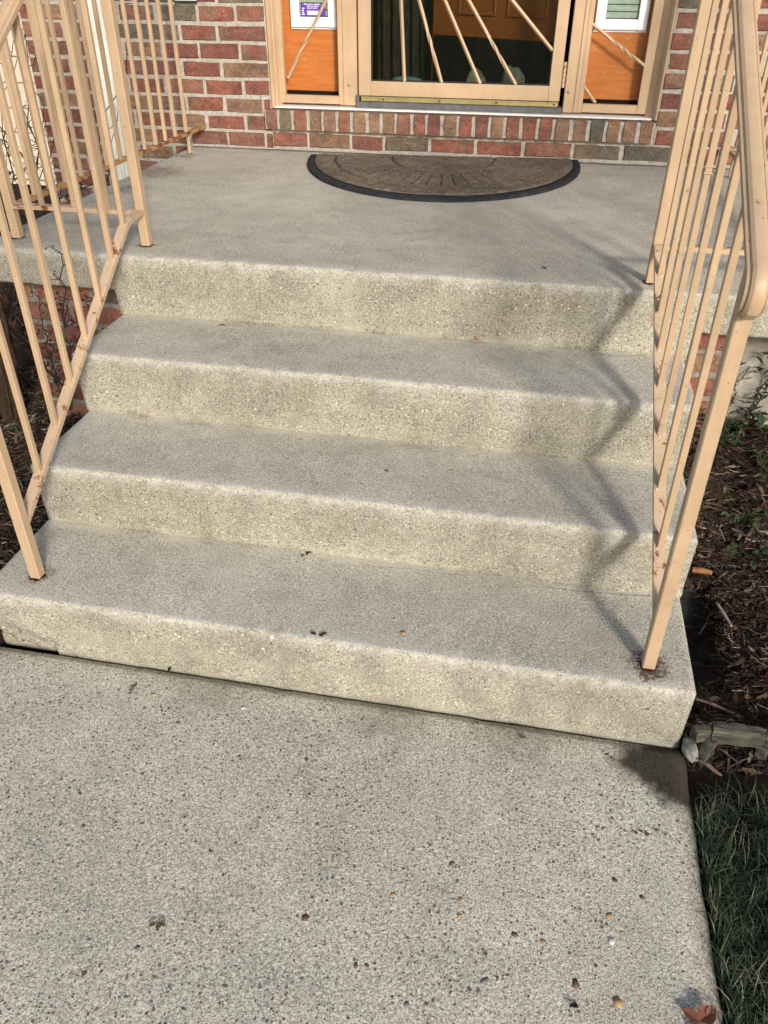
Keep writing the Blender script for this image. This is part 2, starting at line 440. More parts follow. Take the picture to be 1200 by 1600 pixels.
def mortar_mat(name, a, b):
    t = NT(name, .95, .1); n = t.noise(60, 6, .7); c = t.ramp(n, [(.3, a), (.7, b)])
    c = t.mix(t.math('MULTIPLY', t.ss(t.noise(11, 5), .55, .7), .4), c, (.20, .175, .145))
    t.color(c); t.bump(t.math('ADD', n, t.noise(200, 3)), .8, .004); return t.m
M_MORTAR = mortar_mat('mortar', (.29, .265, .23), (.50, .47, .42))
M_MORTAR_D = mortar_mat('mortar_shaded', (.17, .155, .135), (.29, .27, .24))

def unit_brick(seed):
    """box 1x1x1 (front face at y=0 towards -y) with an uneven chamfered face; scaled per brick"""
    r = random.Random(seed); V = []
    def j(a): return (r.random()-.5)*a
    for (x, z) in ((0, 0), (.5, 0), (1, 0), (1, 1), (.5, 1), (0, 1)):
        V.append((x+j(.012), .22+j(.1), z+j(.05)))          # arris just behind the face
    for (x, z) in ((.025, .07), (.5, .06), (.975, .07), (.975, .93), (.5, .94), (.025, .93)):
        V.append((x+j(.022), 0+j(.06), z+j(.085)))           # face
    for (x, z) in ((0, 0), (.5, 0), (1, 0), (1, 1), (.5, 1), (0, 1)):
        V.append((x, 1, z))
    F = [[6, 7, 10, 11], [7, 8, 9, 10]]
    for k in range(6):
        k2 = (k+1) % 6; F.append([k, k2, 6+k2, 6+k]); F.append([12+k, 12+k2, k2, k])
    me = bpy.data.meshes.new('brick'); me.from_pydata(V, [], F); me.update(); me.materials.append(M_BRICK); return me
BR = [unit_brick(k) for k in range(7)]
RED = [(.195, .080, .058), (.215, .088, .063), (.175, .070, .054), (.205, .098, .070), (.165, .072, .057)]
TAN = [(.215, .130, .082), (.195, .118, .080), (.235, .142, .092)]
OLV = [(.118, .100, .076), (.135, .110, .080), (.105, .094, .076)]
def pick(r, w=(.64, .22, .14)):
    x = r.random(); return r.choice(RED if x < w[0] else TAN if x < w[0]+w[1] else OLV)
BRNG = random.Random(11)
def brick(parent, x0, x1, z0, z1, y, depth=.03, color=None, upright=False):
    o = bpy.data.objects.new('brick', BRNG.choice(BR))
    o.scale = (x1-x0, depth, z1-z0); o.location = (x0, y+BRNG.uniform(-.0015, .002), z0)
    o.rotation_euler = (0, BRNG.uniform(-.006, .006), 0)
    if upright:
        o.scale = (z1-z0, depth, x1-x0); o.rotation_euler = (0, -math.pi/2+BRNG.uniform(-.012, .012), 0); o.location = (x1, y+BRNG.uniform(-.002, .003), z0)
    o.color = (*(color or pick(BRNG)), 1)
    COL.objects.link(o); o.parent = parent; return o

house = thing('brick_house', (-.8, YW, .69), 'red and brown brick house front with tan framed storm door and orange sidelights', 'house')
YM = YW+.007    # mortar plane
wall = MB()
ZT = 3.2
wall.box(-2.735, -1.622, YM, YM+.20, -.3, ZT, 0); wall.box(0.0, 3.0, YM, YM+.20, -.3, ZT, 0); wall.box(-1.6215, -.0005, YM+.0005, YM+.20, -.3, .772, 0)
wall.box(-1.6215, -.0005, YM+.001, YM+.20, 2.95, ZT, 0)
wall.box(-2.735, -2.55, YM+.2005, YM+2.0, -.3, ZT, 0)
wallo = wall.build('wall', M_MORTAR, house)
G = .0118   # joint
CH = .0677; ZB = 1.235
def course(k, X, xa, xb, y=YW, parent=wallo, z_top=None, cols=None, gap=G):
    zt = (ZB-k*CH if z_top is None else z_top)-gap/2; zb = zt-CH+gap
    X = [x for x in X if xa+.03 < x < xb-.03]; E = [xa-gap/2]+X+[xb+gap/2]
    for n in range(len(E)-1):
        d1, d2 = BRNG.uniform(-.003, .003), BRNG.uniform(-.002, .002)
        brick(parent, max(E[n]+gap/2+d1, xa), min(E[n+1]-gap/2+d1*.5, xb), zb+d2, zt+d2, y, color=cols[n] if cols else None)
def mortar_grid(x0, x1, z0, z1, y, mat, parent, name='mortar_bed'):
    nx_, nz_ = int((x1-x0)/.007)+1, int((z1-z0)/.007)+1; V = []; F = []
    for j in range(nz_+1):
        for i in range(nx_+1):
            x = x0+(x1-x0)*i/nx_; z = z0+(z1-z0)*j/nz_
            e = 1 if 0 < i < nx_ and 0 < j < nz_ else 0
            V.append((x, y+(-.0014-.0020*fbm((x, 0, z), 42, 3)-.0014*fbm((x, 3, z), 9, 2))*e, z))
    for j in range(nz_):
        for i in range(nx_): a = j*(nx_+1)+i; F.append([a, a+1, a+nx_+2, a+nx_+1])
    return mesh(name, V, F, mat, parent, True)
mortar_grid(-2.734, -1.6225, .15, 1.44, YM-.0005, M_MORTAR, wallo); mortar_grid(.0005, .80, .69, 1.44, YM-.0005, M_MORTAR, wallo); mortar_grid(-1.62, -.001, .69, .771, YM-.0002, M_MORTAR, wallo)
for k in range(-3, 8):
    b = -1.745 if k % 2 == 0 else -1.832
    course(k, [b+.1765*n+BRNG.uniform(-.007, .007) for n in range(-8, 3)], -2.732, -1.625)
    if k < 6: course(k, [(.079 if k % 2 else -.02)+.19*n for n in range(0, 8)], .003, .80)
    elif k == 6: course(k, [.12, .31, .5, .69], .008, .80)
# full course under the rowlock sill
RD, OV, TN = RED[1], OLV[1], TAN[0]
course(7, [-1.46, -1.266, -1.12, -.921, -.723, -.523, -.319, -.117, .079, .27, .46, .65], -1.622, .80,
       cols=[RED[0], TAN[1], RED[4], OLV[1], RED[1], RED[0], RED[3], OLV[1], OLV[2], RED[1], RED[0], OLV[0], RED[2], RED[1]], z_top=.7655)
# lower courses beside the porch (seen between the left railing bars)
for k in range(8, 17):
    b = -1.745 if k % 2 == 0 else -1.832
    course(k, [b+.1765*n+BRNG.uniform(-.006, .006) for n in range(-8, 1)], -2.732, -2.03)
# rowlock sill
sillm = MB(); sillm.box(-1.646, -.004, YW-.018, YW+.10, .776, .851, 0)
sill = sillm.build('sill', M_MORTAR, house)
RJ = [-1.648, -1.584, -1.52, -1.451, -1.385, -1.322, -1.257, -1.189, -1.128, -1.064, -.995, -.932, -.867, -.799, -.735, -.666, -.603, -.538, -.468, -.403, -.333, -.264, -.196, -.133, -.068, -.003]
RC_ = [RED[3], OLV[1], RED[1], TAN[1], TAN[1], RED[3], TAN[0], TAN[1], TAN[0], RED[3], RED[0], RED[4], TAN[0], RED[1], RED[4], TAN[2], RED[1], RED[1], RED[0], TAN[1], TAN[1], OLV[2], TAN[0], TAN[1], TAN[1]]
for n in range(25):
    brick(sill, RJ[n]+.0055, RJ[n+1]-.0055, .7745, .8545, YW-.026, .12, RC_[n], True)

# foundation below the landing
found = MB(); YF = .925
found.box(-1.95, .125, YF+.007, 1.1, -.3, SLAB-.004, 0)
found.box(-1.945, -1.9, 1.0995, YW, -.3, SLAB-.0045, 0)
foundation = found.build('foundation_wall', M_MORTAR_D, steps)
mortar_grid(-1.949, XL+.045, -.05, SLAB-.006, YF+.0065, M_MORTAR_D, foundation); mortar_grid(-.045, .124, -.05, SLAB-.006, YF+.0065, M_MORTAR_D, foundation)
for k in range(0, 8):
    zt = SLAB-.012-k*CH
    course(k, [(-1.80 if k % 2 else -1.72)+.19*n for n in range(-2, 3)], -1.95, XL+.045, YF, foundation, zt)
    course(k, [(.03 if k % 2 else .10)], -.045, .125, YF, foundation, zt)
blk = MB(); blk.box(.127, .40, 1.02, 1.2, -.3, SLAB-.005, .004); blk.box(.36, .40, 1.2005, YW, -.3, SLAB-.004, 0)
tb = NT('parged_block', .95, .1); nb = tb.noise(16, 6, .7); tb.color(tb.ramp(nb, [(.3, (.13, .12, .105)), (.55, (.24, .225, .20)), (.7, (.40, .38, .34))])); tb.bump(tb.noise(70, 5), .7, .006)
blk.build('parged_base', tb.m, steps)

# ------------------------------------------------------------------ paint materials
def paint(name, c, rust=.3, rough=.45, rustbase=False, dirt=.25):
    t = NT(name, rough, .4)
    x, y, z = t.sep(t.pos)
    b = t.ramp(t.noise(7, 5), [(.3, tuple(q*.88 for q in c)), (.7, tuple(min(1, q*1.07) for q in c))])
    b = t.mix(.16, b, t.ramp(t.noise(60, 4, .6, t.scaled(1, 1, .12)), [(.3, (.36, .35, .34)), (.7, (.64, .64, .64))]), 'OVERLAY')
    b = t.mix(t.math('MULTIPLY', t.ss(t.noise(34, 6, .7), .5, .75), dirt), b, tuple(q*.55 for q in c))
    sp = t.vor(115); sc = t.new('ShaderNodeSeparateColor'); t.l.new(sp.outputs['Color'], sc.inputs[0])
    dot = t.math('MULTIPLY', t.math('GREATER_THAN', sc.outputs[0], .90), t.ss(sp.outputs['Distance'], .25, .10))
    b = t.mix(t.math('MULTIPLY', dot, .75), b, (.11, .055, .03))
    n = t.noise(24, 7, .72)
    r1 = t.ss(n, .74-.22*rust, .80-.22*rust)
    rc = t.ramp(t.noise(90, 4), [(.3, (.09, .035, .015)), (.6, (.22, .085, .03)), (.8, (.34, .15, .06))])
    b = t.mix(r1, b, rc)
    t.color(b); t.put(t.b.inputs['Roughness'], t.math('MULTIPLY_ADD', r1, .4, rough))
    t.bump(t.math('ADD', t.noise(45, 3), t.math('MULTIPLY', n, .6)), .18, .002)
    return t.m
TANC = (.435, .312, .200)
M_PAINT = paint('tan_railing_paint', TANC, .46)
M_RAIL = paint('tan_rail_paint_speckled', (.48, .35, .235), .85)
M_RUSTY = paint('rusting_tan_paint', (.42, .24, .11), 1.12, dirt=.5)
M_RUST = plain('rust', (.045, .022, .015), .95, .1, .5, 90)
M_DARKHOLE = plain('dark_gap', (.012, .010, .009), .95, .05)

# ------------------------------------------------------------------ railings
HAND = [(q*.74, w*.95) for q, w in [(-.025, -.005), (.025, -.005), (.026, .0), (.025, .005), (.0205, .0065), (.019, .0055), (.0165, .0105), (.010, .014), (0, .0153), (-.010, .014), (-.0165, .0105), (-.019, .0055), (-.0205, .0065), (-.025, .005), (-.026, 0)]]
FLAT = lambda w, h: [(-w/2, -h/2), (w/2, -h/2), (w/2, h/2), (-w/2, h/2)]
KS = .624
def post(parent, x, y, z0, z1, w=.0262, rot=0):
    MB().bar((x, y, z0-.02), (x, y, z1), w, right=Vector((math.cos(rot), math.sin(rot), 0)), c=.0025).build('post', M_PAINT, parent)
    # ragged rust collar round the socket
    V = [(x, y, z0+.0035)]; n = 18; r = random.Random(int(abs(x*1000)+abs(y*977)))
    for k in range(n):
        a = 2*math.pi*k/n; q = w*(.60+.22*r.random()); V.append((x+q*math.cos(a), y+q*math.sin(a)-.003, z0+.0012))
    mesh('rust_collar', V, [[0, 1+k, 1+(k+1) % n] for k in range(n)], M_RUST, parent)
def balusters(parent, pts, h, w=.0132, mat=None):
    me = None
    for (x, y, z) in pts:
        if me is None:
            o = MB().bar((0, 0, 0), (0, 0, h), w, c=.0014).build('baluster', mat or M_PAINT, parent); me = o.data
        else:
            o = bpy.data.objects.new('baluster', me); COL.objects.link(o); o.parent = parent; o.matrix_parent_inverse = Matrix.Translation(-parent.location)
        o.location = (x, y, z); o.rotation_euler = (0, 0, random.uniform(-.12, .12))
def lerp2(A, B, y): f = (y-A[1])/(B[1]-A[1]); return A[0]+(B[0]-A[0])*f

def railing(low, up, corner, wallp, side, label, zoff, bys):
    root = thing('iron_railing', (low[0], low[1], Z[1]), label, 'railing')
    zh = lambda y: .969+.63*y
    zr = lambda y: zoff+KS*y
    post(root, low[0], low[1], Z[1], zh(low[1])-.004)
    topz = zh(up[1])+.0
    for q in (up, corner): post(root, q[0], q[1], Z[4], topz)
    # sloped bottom rail, bent flat where it meets the upper post
    ytop = (.788-zoff)/KS
    path = [(lerp2(low, up, y), y, zr(y)) for y in (low[1]+.008, .3, .55, ytop-.012)] + [(lerp2(low, up, ytop+.012), ytop+.012, .788), (up[0], up[1]-.010, .789)]
    bal = [(lerp2(low, up, y), y, zr(y)+.004) for y in bys]
    br = MB().sweep(FLAT(.0255, .0125), path)
    for (x, y, z) in bal:
        for q in range(3):
            a = random.uniform(0, 6.28); cx_, cy_ = x+.0075*math.cos(a), y+.0075*math.sin(a); zz = z+.004+KS*(cy_-y); w = random.uniform(.003, .0055)
            br.add([(cx_-w, cy_-w, zz-.002), (cx_+w, cy_-w, zz-.002), (cx_+w, cy_+w, zz+.002), (cx_-w, cy_+w, zz+.002), (cx_, cy_, zz+random.uniform(.003, .0055))], [[0, 1, 4], [1, 2, 4], [2, 3, 4], [3, 0, 4]])
    br.build('bottom_rail', M_RAIL, root)
    zt = .785
    d = 1 if corner[0] > up[0] else -1
    ax = Vector((0, 1, 0))
    MB().sweep(FLAT(.0255, .012), [(up[0]+d*.012, up[1], zt), (corner[0]-d*.012, corner[1], zt)], ax).build('front_rail', M_RAIL, root)
    MB().sweep(FLAT(.0255, .012), [(corner[0], corner[1]+.012, zt-.004), (wallp[0], (corner[1]+wallp[1])/2, zt-.008), (wallp[0], YW-.012 if side < 0 else YW-.03, zt-.010)]).build('side_rail', M_RUSTY if side < 0 else M_RAIL, root)
    post(root, wallp[0], wallp[1], Z[4], zt-.004, .0135)
    # balusters
    bal = [(lerp2(low, up, y), y, zr(y)+.004) for y in bys]
    balusters(root, bal, .969-zoff-.004+.003)
    n = max(2, round(abs(corner[0]-up[0])/.102))
    balusters(root, [(up[0]+(corner[0]-up[0])*k/n, up[1]+(corner[1]-up[1])*k/n, zt+.004) for k in range(1, n)], topz-zt-.002)
    ys = [1.076, 1.16, 1.26, 1.36, 1.455, 1.547, 1.65, 1.755, 1.855, 1.955, 2.05, 2.15, 2.265] if side < 0 else [1.0+.1*k for k in range(13)]
    balusters(root, [(wallp[0]+(corner[0]-wallp[0])*(1-(y-corner[1])/(wallp[1]-corner[1])), y, zt-.004) for y in ys], topz-zt+.004)
    # moulded handrail, level on the landing, sloping down, curled under at the foot
    zf = lambda y: zh(y)
    yb = low[1]-.022; rad = .038
    pth = [(up[0], up[1]+.0, zf(up[1]))]
    for y in (.7, .4, .15, yb+.012): pth.append((lerp2(low, up, y), y, zf(y)))
    p0 = Vector((lerp2(low, up, yb), yb, zf(yb))); ang0 = math.atan(.63)
    c0 = p0 + Vector((0, math.sin(ang0)*rad*1, -math.cos(ang0)*rad))
    for k in range(0, 9):
        a = ang0 + (math.radians(118)-ang0)*k/8
        pth.append((p0.x, c0.y-math.sin(a)*rad, c0.z+math.cos(a)*rad))
    e = Vector(pth[-1]); pth.append((p0.x, e.y+.012, e.z-.022*.5))
    MB().sweep([(a, -b) for a, b in HAND][::-1], pth, Vector((1, 0, 0))).build('handrail', M_PAINT, root, True).data.set_sharp_from_angle(angle=math.radians(24))
    MB().sweep(HAND, [(up[0]-d*.02, up[1], topz+.004), (corner[0]+d*.02, corner[1], topz+.004)], Vector((0, 1, 0))).build('handrail', M_PAINT, root)
    MB().sweep(HAND, [(corner[0], corner[1], topz+.004), (wallp[0], YW-.01, topz+.004)]).build('handrail', M_PAINT, root)
    return root
random.seed(3)
rl = railing(LL, UL, LC, WP, -1, 'tan iron railing left of the steps with a rusty bottom bar near the downspout', .262, [.189, .297, .401, .513, .617, .722, .822])
rr = railing(LR, UR, RC, RWP, 1, 'tan iron railing on the right of the steps whose handrail end curls toward the viewer', .248, [.193, .308, .420, .525, .612, .700, .795])
# wire tie and paint runs on one baluster of the right railing
cl = MB()
for dz in (0, .012): cl.box(-.0085, .0085, -.0085, .0085, 0+dz, .004+dz, .001)
co = cl.build('collar', M_PAINT, rr); co.location = (lerp2(LR, UR, .525), .525, 1.03)

# ------------------------------------------------------------------ entry: frame, storm door, sidelights
FY = YW+.060
M_FRAME = paint('tan_frame_paint', (.455, .325, .205), .08, .5, dirt=.12)
M_ORANGE = (lambda: (lambda t: (
    t.color(t.mix(t.math('MULTIPLY', t.ss(t.noise(13, 6, .7, t.scaled(1, 1, 2.2)), .58, .70), .55),
                  t.mix(t.ss(t.noise(40, 4, .6, t.scaled(.25, 1, 3)), .4, .65), (.40, .125, .024), (.46, .155, .034)), (.54, .28, .12))),
    t.bump(t.noise(60, 4, .6, t.scaled(.2, 1, 2)), .2, .002), t.m)[-1])(NT('orange_panel_paint', .45, .4)))()
M_WHITE = plain('white_vinyl', (.80, .82, .84), .4, .4, .04)
M_CAULK = plain('white_caulk', (.72, .70, .66), .6, .3, .12)
M_BRASS = plain('dull_brass_strip', (.42, .36, .17), .35, .5, .18, 30, .6)
M_GREY = plain('grey_threshold', (.10, .10, .105), .6, .3, .25)
def glass_mat(name, tint, refl=.06):
    t = NT(name); t.n.remove(t.b); out = t.n['Material Output']
    tr = t.new('ShaderNodeBsdfTransparent'); tr.inputs[0].default_value = (*tint, 1)
    gl = t.new('ShaderNodeBsdfGlossy'); gl.inputs['Roughness'].default_value = .01
    fr = t.new('ShaderNodeFresnel'); fr.inputs[0].default_value = 1.5
    mx = t.new('ShaderNodeMixShader'); t.l.new(fr.outputs[0], mx.inputs[0]); t.l.new(tr.outputs[0], mx.inputs[1]); t.l.new(gl.outputs[0], mx.inputs[2])
    t.l.new(mx.outputs[0], out.inputs[0]); return t.m
M_GLASS = glass_mat('storm_glass', (.76, .78, .76)); M_GLASS2 = glass_mat('window_glass', (.85, .9, .88))

ent = MB(); T = 2.92
zB = .872
fr = MB()
# jamb posts either side of the door, and the outer slanted brickmould
fr.box(-1.3305, -1.250, FY+.002, FY+.13, zB-.004, T, .003); fr.box(-.3785, -.3015, FY+.002, FY+.13, zB-.004, T, .003)
fr.box(-1.59, -.043, FY+.003, FY+.13, 2.42, T, .003)
fr.box(-1.598, -1.591, FY+.001, FY+.14, zB-.006, T, .001); fr.box(-.041, -.034, FY+.001, FY+.14, zB-.006, T, .001)
for sgn, xo, xi in ((1, -1.6215, -1.589), (-1, -.001, -.045)):
    prof = [(xo, YW+.006), (xo+sgn*.006, YW+.000), (xo+sgn*.014, YW+.012), (xo+sgn*.018, YW+.028), (xo+sgn*.022, YW+.031), (xi-sgn*.004, FY-.006), (xi, FY+.0), (xi, FY+.05), (xo, FY+.05)]
    n = len(prof); V = [(x, y, .858) for x, y in prof]+[(x, y, T) for x, y in prof]
    F = [[j, (j+1) % n, n+(j+1) % n, n+j] for j in range(n)]
    if sgn < 0: F = [f[::-1] for f in F]
    F += [list(range(n))[::-1], [n+j for j in range(n)]]
    fr.add(V, F)
frame = fr.build('door_frame', M_FRAME, house)
# seam beads on the posts
sb = MB()
for x in (-1.3065, -.3315): sb.box(x-.0035, x+.0035, FY-.0025, FY+.004, zB, T, .0015)
sb.build('seam_bead', M_FRAME, frame)
for x, z in ((-1.284, .950), (-.360, .947)): MB().tube([(x, FY+.003, z), (x, FY-.004, z), (x, FY-.007, z)], [.006, .006, .003], 8).build('bolt_head', M_FRAME, frame)
# threshold: white caulk line, grey sweep
th = MB(); th.box(-1.612, -.02, YW+.010, FY+.12, .8565, .8635, .002); th.build('caulk_line', M_CAULK, frame)
th = MB(); th.box(-1.25, -.381, FY-.018, FY+.10, .8640, .888, .002); th.box(-1.25, -1.2385, FY-.018, FY+.0, .8885, .914, .001); th.build('threshold', M_GREY, frame)

door = MB()
DX0, DX1, GX0, GX1, GZ = -1.2415, -.3955, -1.188, -.442, .966
door.box(DX0, GX0, FY-.012, FY+.022, .910, 2.40, .002); door.box(GX1, DX1, FY-.012, FY+.022, .910, 2.40, .002)
door.box(GX0+.0003, GX1-.0003, FY-.0115, FY+.0215, .910, GZ, .002); door.box(GX0+.0003, GX1-.0003, FY-.0115, FY+.0215, 2.32, 2.40, .002)
storm = door.build('storm_door', M_FRAME, house)
bead = MB()
bead.box(GX0, GX1, FY-.006, FY+.012, GZ+.0003, GZ+.005, .001); bead.box(GX0+.0003, GX0+.004, FY-.006, FY+.012, GZ+.0055, 2.32, .001); bead.box(GX1-.004, GX1-.0003, FY-.006, FY+.012, GZ+.0055, 2.32, .001)
bead.build('glass_bead', plain('dark_seal', (.02, .02, .02), .6), storm)
MB().box(GX0+.001, GX1-.001, FY+.006, FY+.010, GZ+.001, 2.319, 0).build('glass', M_GLASS, storm)
sw = MB(); sw.box(-1.230, -.398, FY-.017, FY-.0125, .890, .9085, .0015); sweepo = sw.build('sweep_strip', M_BRASS, storm)
sw = MB(); sw.box(-1.230, -.398, FY-.019, FY-.0172, .9035, .9085, .0008); sw.build('strip_lip', M_BRASS, storm)
msc = plain('rusted_screw', (.05, .03, .02), .7)
for x, z in ((-1.133, .8985), (-.89, .898), (-.652, .899), (-.415, .899)): MB().tube([(x, FY-.0165, z), (x, FY-.0195, z)], [.0042, .0035], 8).build('screw', msc, storm)
hg = MB()
for k in range(5): hg.tube([(-.3875, FY-.010, .962+k*.0185), (-.3875, FY-.010, .962+k*.0185+.0168)], [.0062, .0062], 10)
hg.build('hinge', M_RAIL, storm)
def twisted(parent, a, b, w=.0105, turns=1.5, name='grille_bar', flat=False):
    a, b = Vector(a), Vector(b); n = 40; V = []; F = []; t = (b-a).normalized(); r0 = t.orthogonal().normalized(); u0 = t.cross(r0)
    L = (b-a).length
    for i in range(n+1):
        s_ = i/n; tw = turns*2*math.pi*(0.5*(1+math.tanh((math.fmod(s_*L*3.2, 1)-.5)*6))+math.floor(s_*L*3.2))*.5
        p = a+(b-a)*s_
        for k in range(4):
            an = tw+math.pi/4+k*math.pi/2; V.append(p+(r0*math.cos(an)+u0*math.sin(an))*(w*.707))
    for i in range(n):
        for k in range(4): F.append([i*4+k, i*4+(k+1) % 4, (i+1)*4+(k+1) % 4, (i+1)*4+k])
    F += [[3, 2, 1, 0], [n*4+k for k in range(4)]]
    return mesh(name, V, F, M_FRAME, parent)
HUB = (-1.184, 1.79)
for (xb, zb_), tw in (((-1.045, GZ), 0), ((-.887, GZ), 1), ((-.726, GZ), 0), ((-.579, GZ), 1), ((-.445, 1.091), 0)):
    xe, ze = (HUB if xb > -1 else (-1.10, 1.79))
    twisted(storm, (xb, FY-.004, zb_), (xe, FY-.004, ze), turns=tw*1.0)

def sidelight(xa, xb, bars, win, wz, sticker):
    s = MB(); yb = FY+.028
    s.box(xa-.018, xa, FY, yb, zB, 2.41, .0015); s.box(xb, xb+.018 if xb < -1 else xb+.036, FY, yb, zB, 2.41, .0015)
    s.box(xa+.0003, xb-.0003, FY+.0005, yb, zB, .9035, .0015); s.box(xa+.0003, xb-.0003, FY+.0005, yb, 2.38, 2.41, .0015)
    root = s.build('sidelight', M_FRAME, house)
    py = FY+.066
    x0, x1, z0 = win[0], win[1], wz
    pa = MB(); pa.box(xa-.05, xb+.05, py, py+.02, .915, 2.4, 0)
    # dark sill behind the frame
    MB().box(xa-.05, xb+.05, py-.004, py+.03, .86, .9145, .001).build('dark_gap', M_DARKHOLE, root)
    pan = pa.build('panel', M_ORANGE, root)
    wf = MB(); w = .0375; yt = py-.018
    wf.box(x0, x0+w, yt, py-.0005, z0, 2.2, .003); wf.box(x1-w, x1, yt, py-.0005, z0, 2.2, .003)
    wf.box(x0+w-.0005, x1-w+.0005, yt+.0007, py-.0005, z0+.0006, z0+w, .003); wf.box(x0-.004, x1+.004, py-.007, py-.0003, z0-.007, z0-.0005, .002)
    wfo = wf.build('window_frame', M_WHITE, root)
    gp = MB(); gp.box(x0+w, x1-w, py-.006, py-.003, z0+w, 2.2, 0)
    go = gp.build('glass', M_GLASS2, root)
    # blind slats behind the glass
    bl = MB(); bl.box(x0+w, x1-w, py-.0022, py-.0012, z0+w, 2.2, 0)
    bl.build('blind_backing', plain('blind_shadow', (.10, .11, .10), .8), root)
    msl = plain('blind_cream', (.55, .56, .51), .6)
    for k in range(7):
        sl = MB(); z = z0+w+.004+k*.0235; sl.box(x0+w+.001, x1-w-.001, py-.0030+.0001, py-.00225, z, z+.0195, .0003); sl.build('blind_slat', msl, root)
    for a, b, tw in bars: twisted(root, (a[0], FY+.004, a[1]), (b[0], FY+.004, b[1]), w=.0095, turns=tw)
    if sticker:
        st = MB(); sx0, sx1, sz0, sz1 = x0+w+.006, x0+w+.112, z0+w+.003, z0+w+.048
        V = [(sx0, py-.0066, sz0), (sx1, py-.0066, sz0), (sx1, py-.0066, sz1), (sx0, py-.0066, sz1)]
        so = mesh('sticker', V, [[0, 1, 2, 3]], plain('sticker_purple', (.10, .035, .33), .4, .4, .1), root)
        ink = MB(); r = random.Random(5)
        def rect(a, b, c, d): ink.add([(a, py-.0069, c), (b, py-.0069, c), (b, py-.0069, d), (a, py-.0069, d)], [[0, 1, 2, 3]])
        rect(sx0+.027, sx0+.075, sz0+.004, sz0+.019)                    # white box
        for zz, xs, xe in ((.040, .014, .088), (.033, .027, .078), (.0265, .027, .074)):   # three lines of small print
            x = xs
            while x < xe:
                l = .002+.0022*r.random(); rect(sx0+x, sx0+min(x+l, xe), sz0+zz, sz0+zz+.0030+.0008*r.random()); x += l+.0011+(.002 if r.random() < .2 else 0)
        for k in range(4): rect(sx0+.004+.003*(k % 2), sx0+.016-.002*(k % 3), sz0+.004+.007*k, sz0+.008+.007*k)
        ink.build('sticker_print', plain('sticker_white', (.75, .72, .80), .5, .3, .03), root)
    return root
sidelight(-1.572, -1.332, [((-1.559, .967), (-1.342, 1.307), 1.0)], (-1.545, -1.346), 1.153, True)
sidelight(-.300, -.080, [((-.303, 1.183), (-.076, 1.043), 1.6), ((-.304, .967), (-.249, .908), 0)], (-.291, -.09), 1.161, False)

# the room behind the storm door
M_DARK = plain('dim_interior', (.035, .030, .027), .8, .1)
room = MB()
room.box(-1.75, .25, 4.6, 4.65, .86, 2.9, 0); room.box(-1.80, -1.751, FY+.16, 4.6, .86, 2.9, 0); room.box(.251, .30, FY+.16, 4.6, .86, 2.9, 0)
room.box(-1.75, .25, FY+.16, 4.6, .82, .8595, 0); room.box(-1.75, .25, FY+.16, 4.6, 2.901, 2.95, 0)
room.box(-1.6, -1.265, FY+.135, FY+.155, .8605, 2.9, 0); room.box(-.365, .0, FY+.135, FY+.155, .8605, 2.9, 0)
room.build('interior_wall', M_DARK, house)
# orange inner door standing ajar, dark sheet over its lower part
fd = bpy.data.objects.new('front_door', None)
hx, hy = -.43, 2.71; ex, ey = -1.012, 3.085
dv = Vector((ex-hx, ey-hy, 0)); DL = dv.length; da = math.atan2(dv.y, dv.x)
def onDoor(mb):
    M = Matrix.Translation((hx, hy, 0)) @ Matrix.Rotation(da, 4, 'Z'); mb.V = [M @ v for v in mb.V]; return mb
dm = MB(); dm.box(0, DL, -.04, 0, .868, 2.85, .002)
innr = onDoor(dm).build('front_door', M_ORANGE, house)
kp = MB(); kp.box(.0, DL-.012, .0005, .004, .87, 1.108, .001); onDoor(kp).build('lower_sheet', plain('dark_lower_sheet', (.018, .019, .015), .25, .5, .3), innr)
mo = MB()
for x0, x1 in ((.06, .27), (.33, .54)):
    mo.box(x0, x1, .0005, .007, 1.19, 1.20, .002); mo.box(x0, x0+.012, .0005, .0065, 1.2005, 1.9, .002); mo.box(x1-.012, x1, .0005, .0065, 1.2005, 1.9, .002)
onDoor(mo).build('panel_moulding', M_ORANGE, innr)

# curtain
cv = []; cf = []; nn = 60
for i in range(nn+1):
    x = -1.30+.42*i/nn
    for k in range(9):
        z = .865+k*.18; w = .02*math.sin(i*.9+.5*math.sin(k))*(1.1-.04*k)+.006*math.sin(i*2.3+k)
        cv.append((x-.02*math.sin(k*.4)*(i/nn), 3.22+w, z))
for i in range(nn):
    for k in range(8): cf.append([i*9+k, (i+1)*9+k, (i+1)*9+k+1, i*9+k+1])
nv = len(cv); cv += [(x, y+.002, z) for x, y, z in cv]; cf += [[a+nv for a in f[::-1]] for f in cf]
tag(mesh('curtain', cv, cf, plain('green_curtain_cloth', (.050, .056, .038), .95, .1, .4, 20), None, True), 'dark green curtain hanging behind the left of the storm door glass', 'curtain')
def crumple(name, c, sx, sy, sz, mat, seed, label, cat, group=None):
    bm = bmesh.new(); bmesh.ops.create_icosphere(bm, subdivisions=4, radius=1)
    for v in bm.verts:
        n = noise.turbulence(v.co*1.1+Vector((seed, 0, 0)), 3, False); d = .80+.22*n
        v.co = Vector((v.co.x*sx*d, v.co.y*sy*d, max(0.02, .55+v.co.z*.6*d)*sz))
    me = bpy.data.meshes.new(name); bm.to_mesh(me); bm.free(); me.materials.append(mat); me.polygons.foreach_set('use_smooth', [True]*len(me.polygons))
    o = bpy.data.objects.new(name, me); o.location = c; COL.objects.link(o); return tag(o, label, cat, group)
crumple('cloth', (-1.085, 2.80, .866), .12, .07, .092, plain('teal_cloth', (.20, .42, .42), .9, .1, .35, 60), 2.2, 'teal crumpled cloth lying behind the bottom left of the storm door glass', 'cloth')
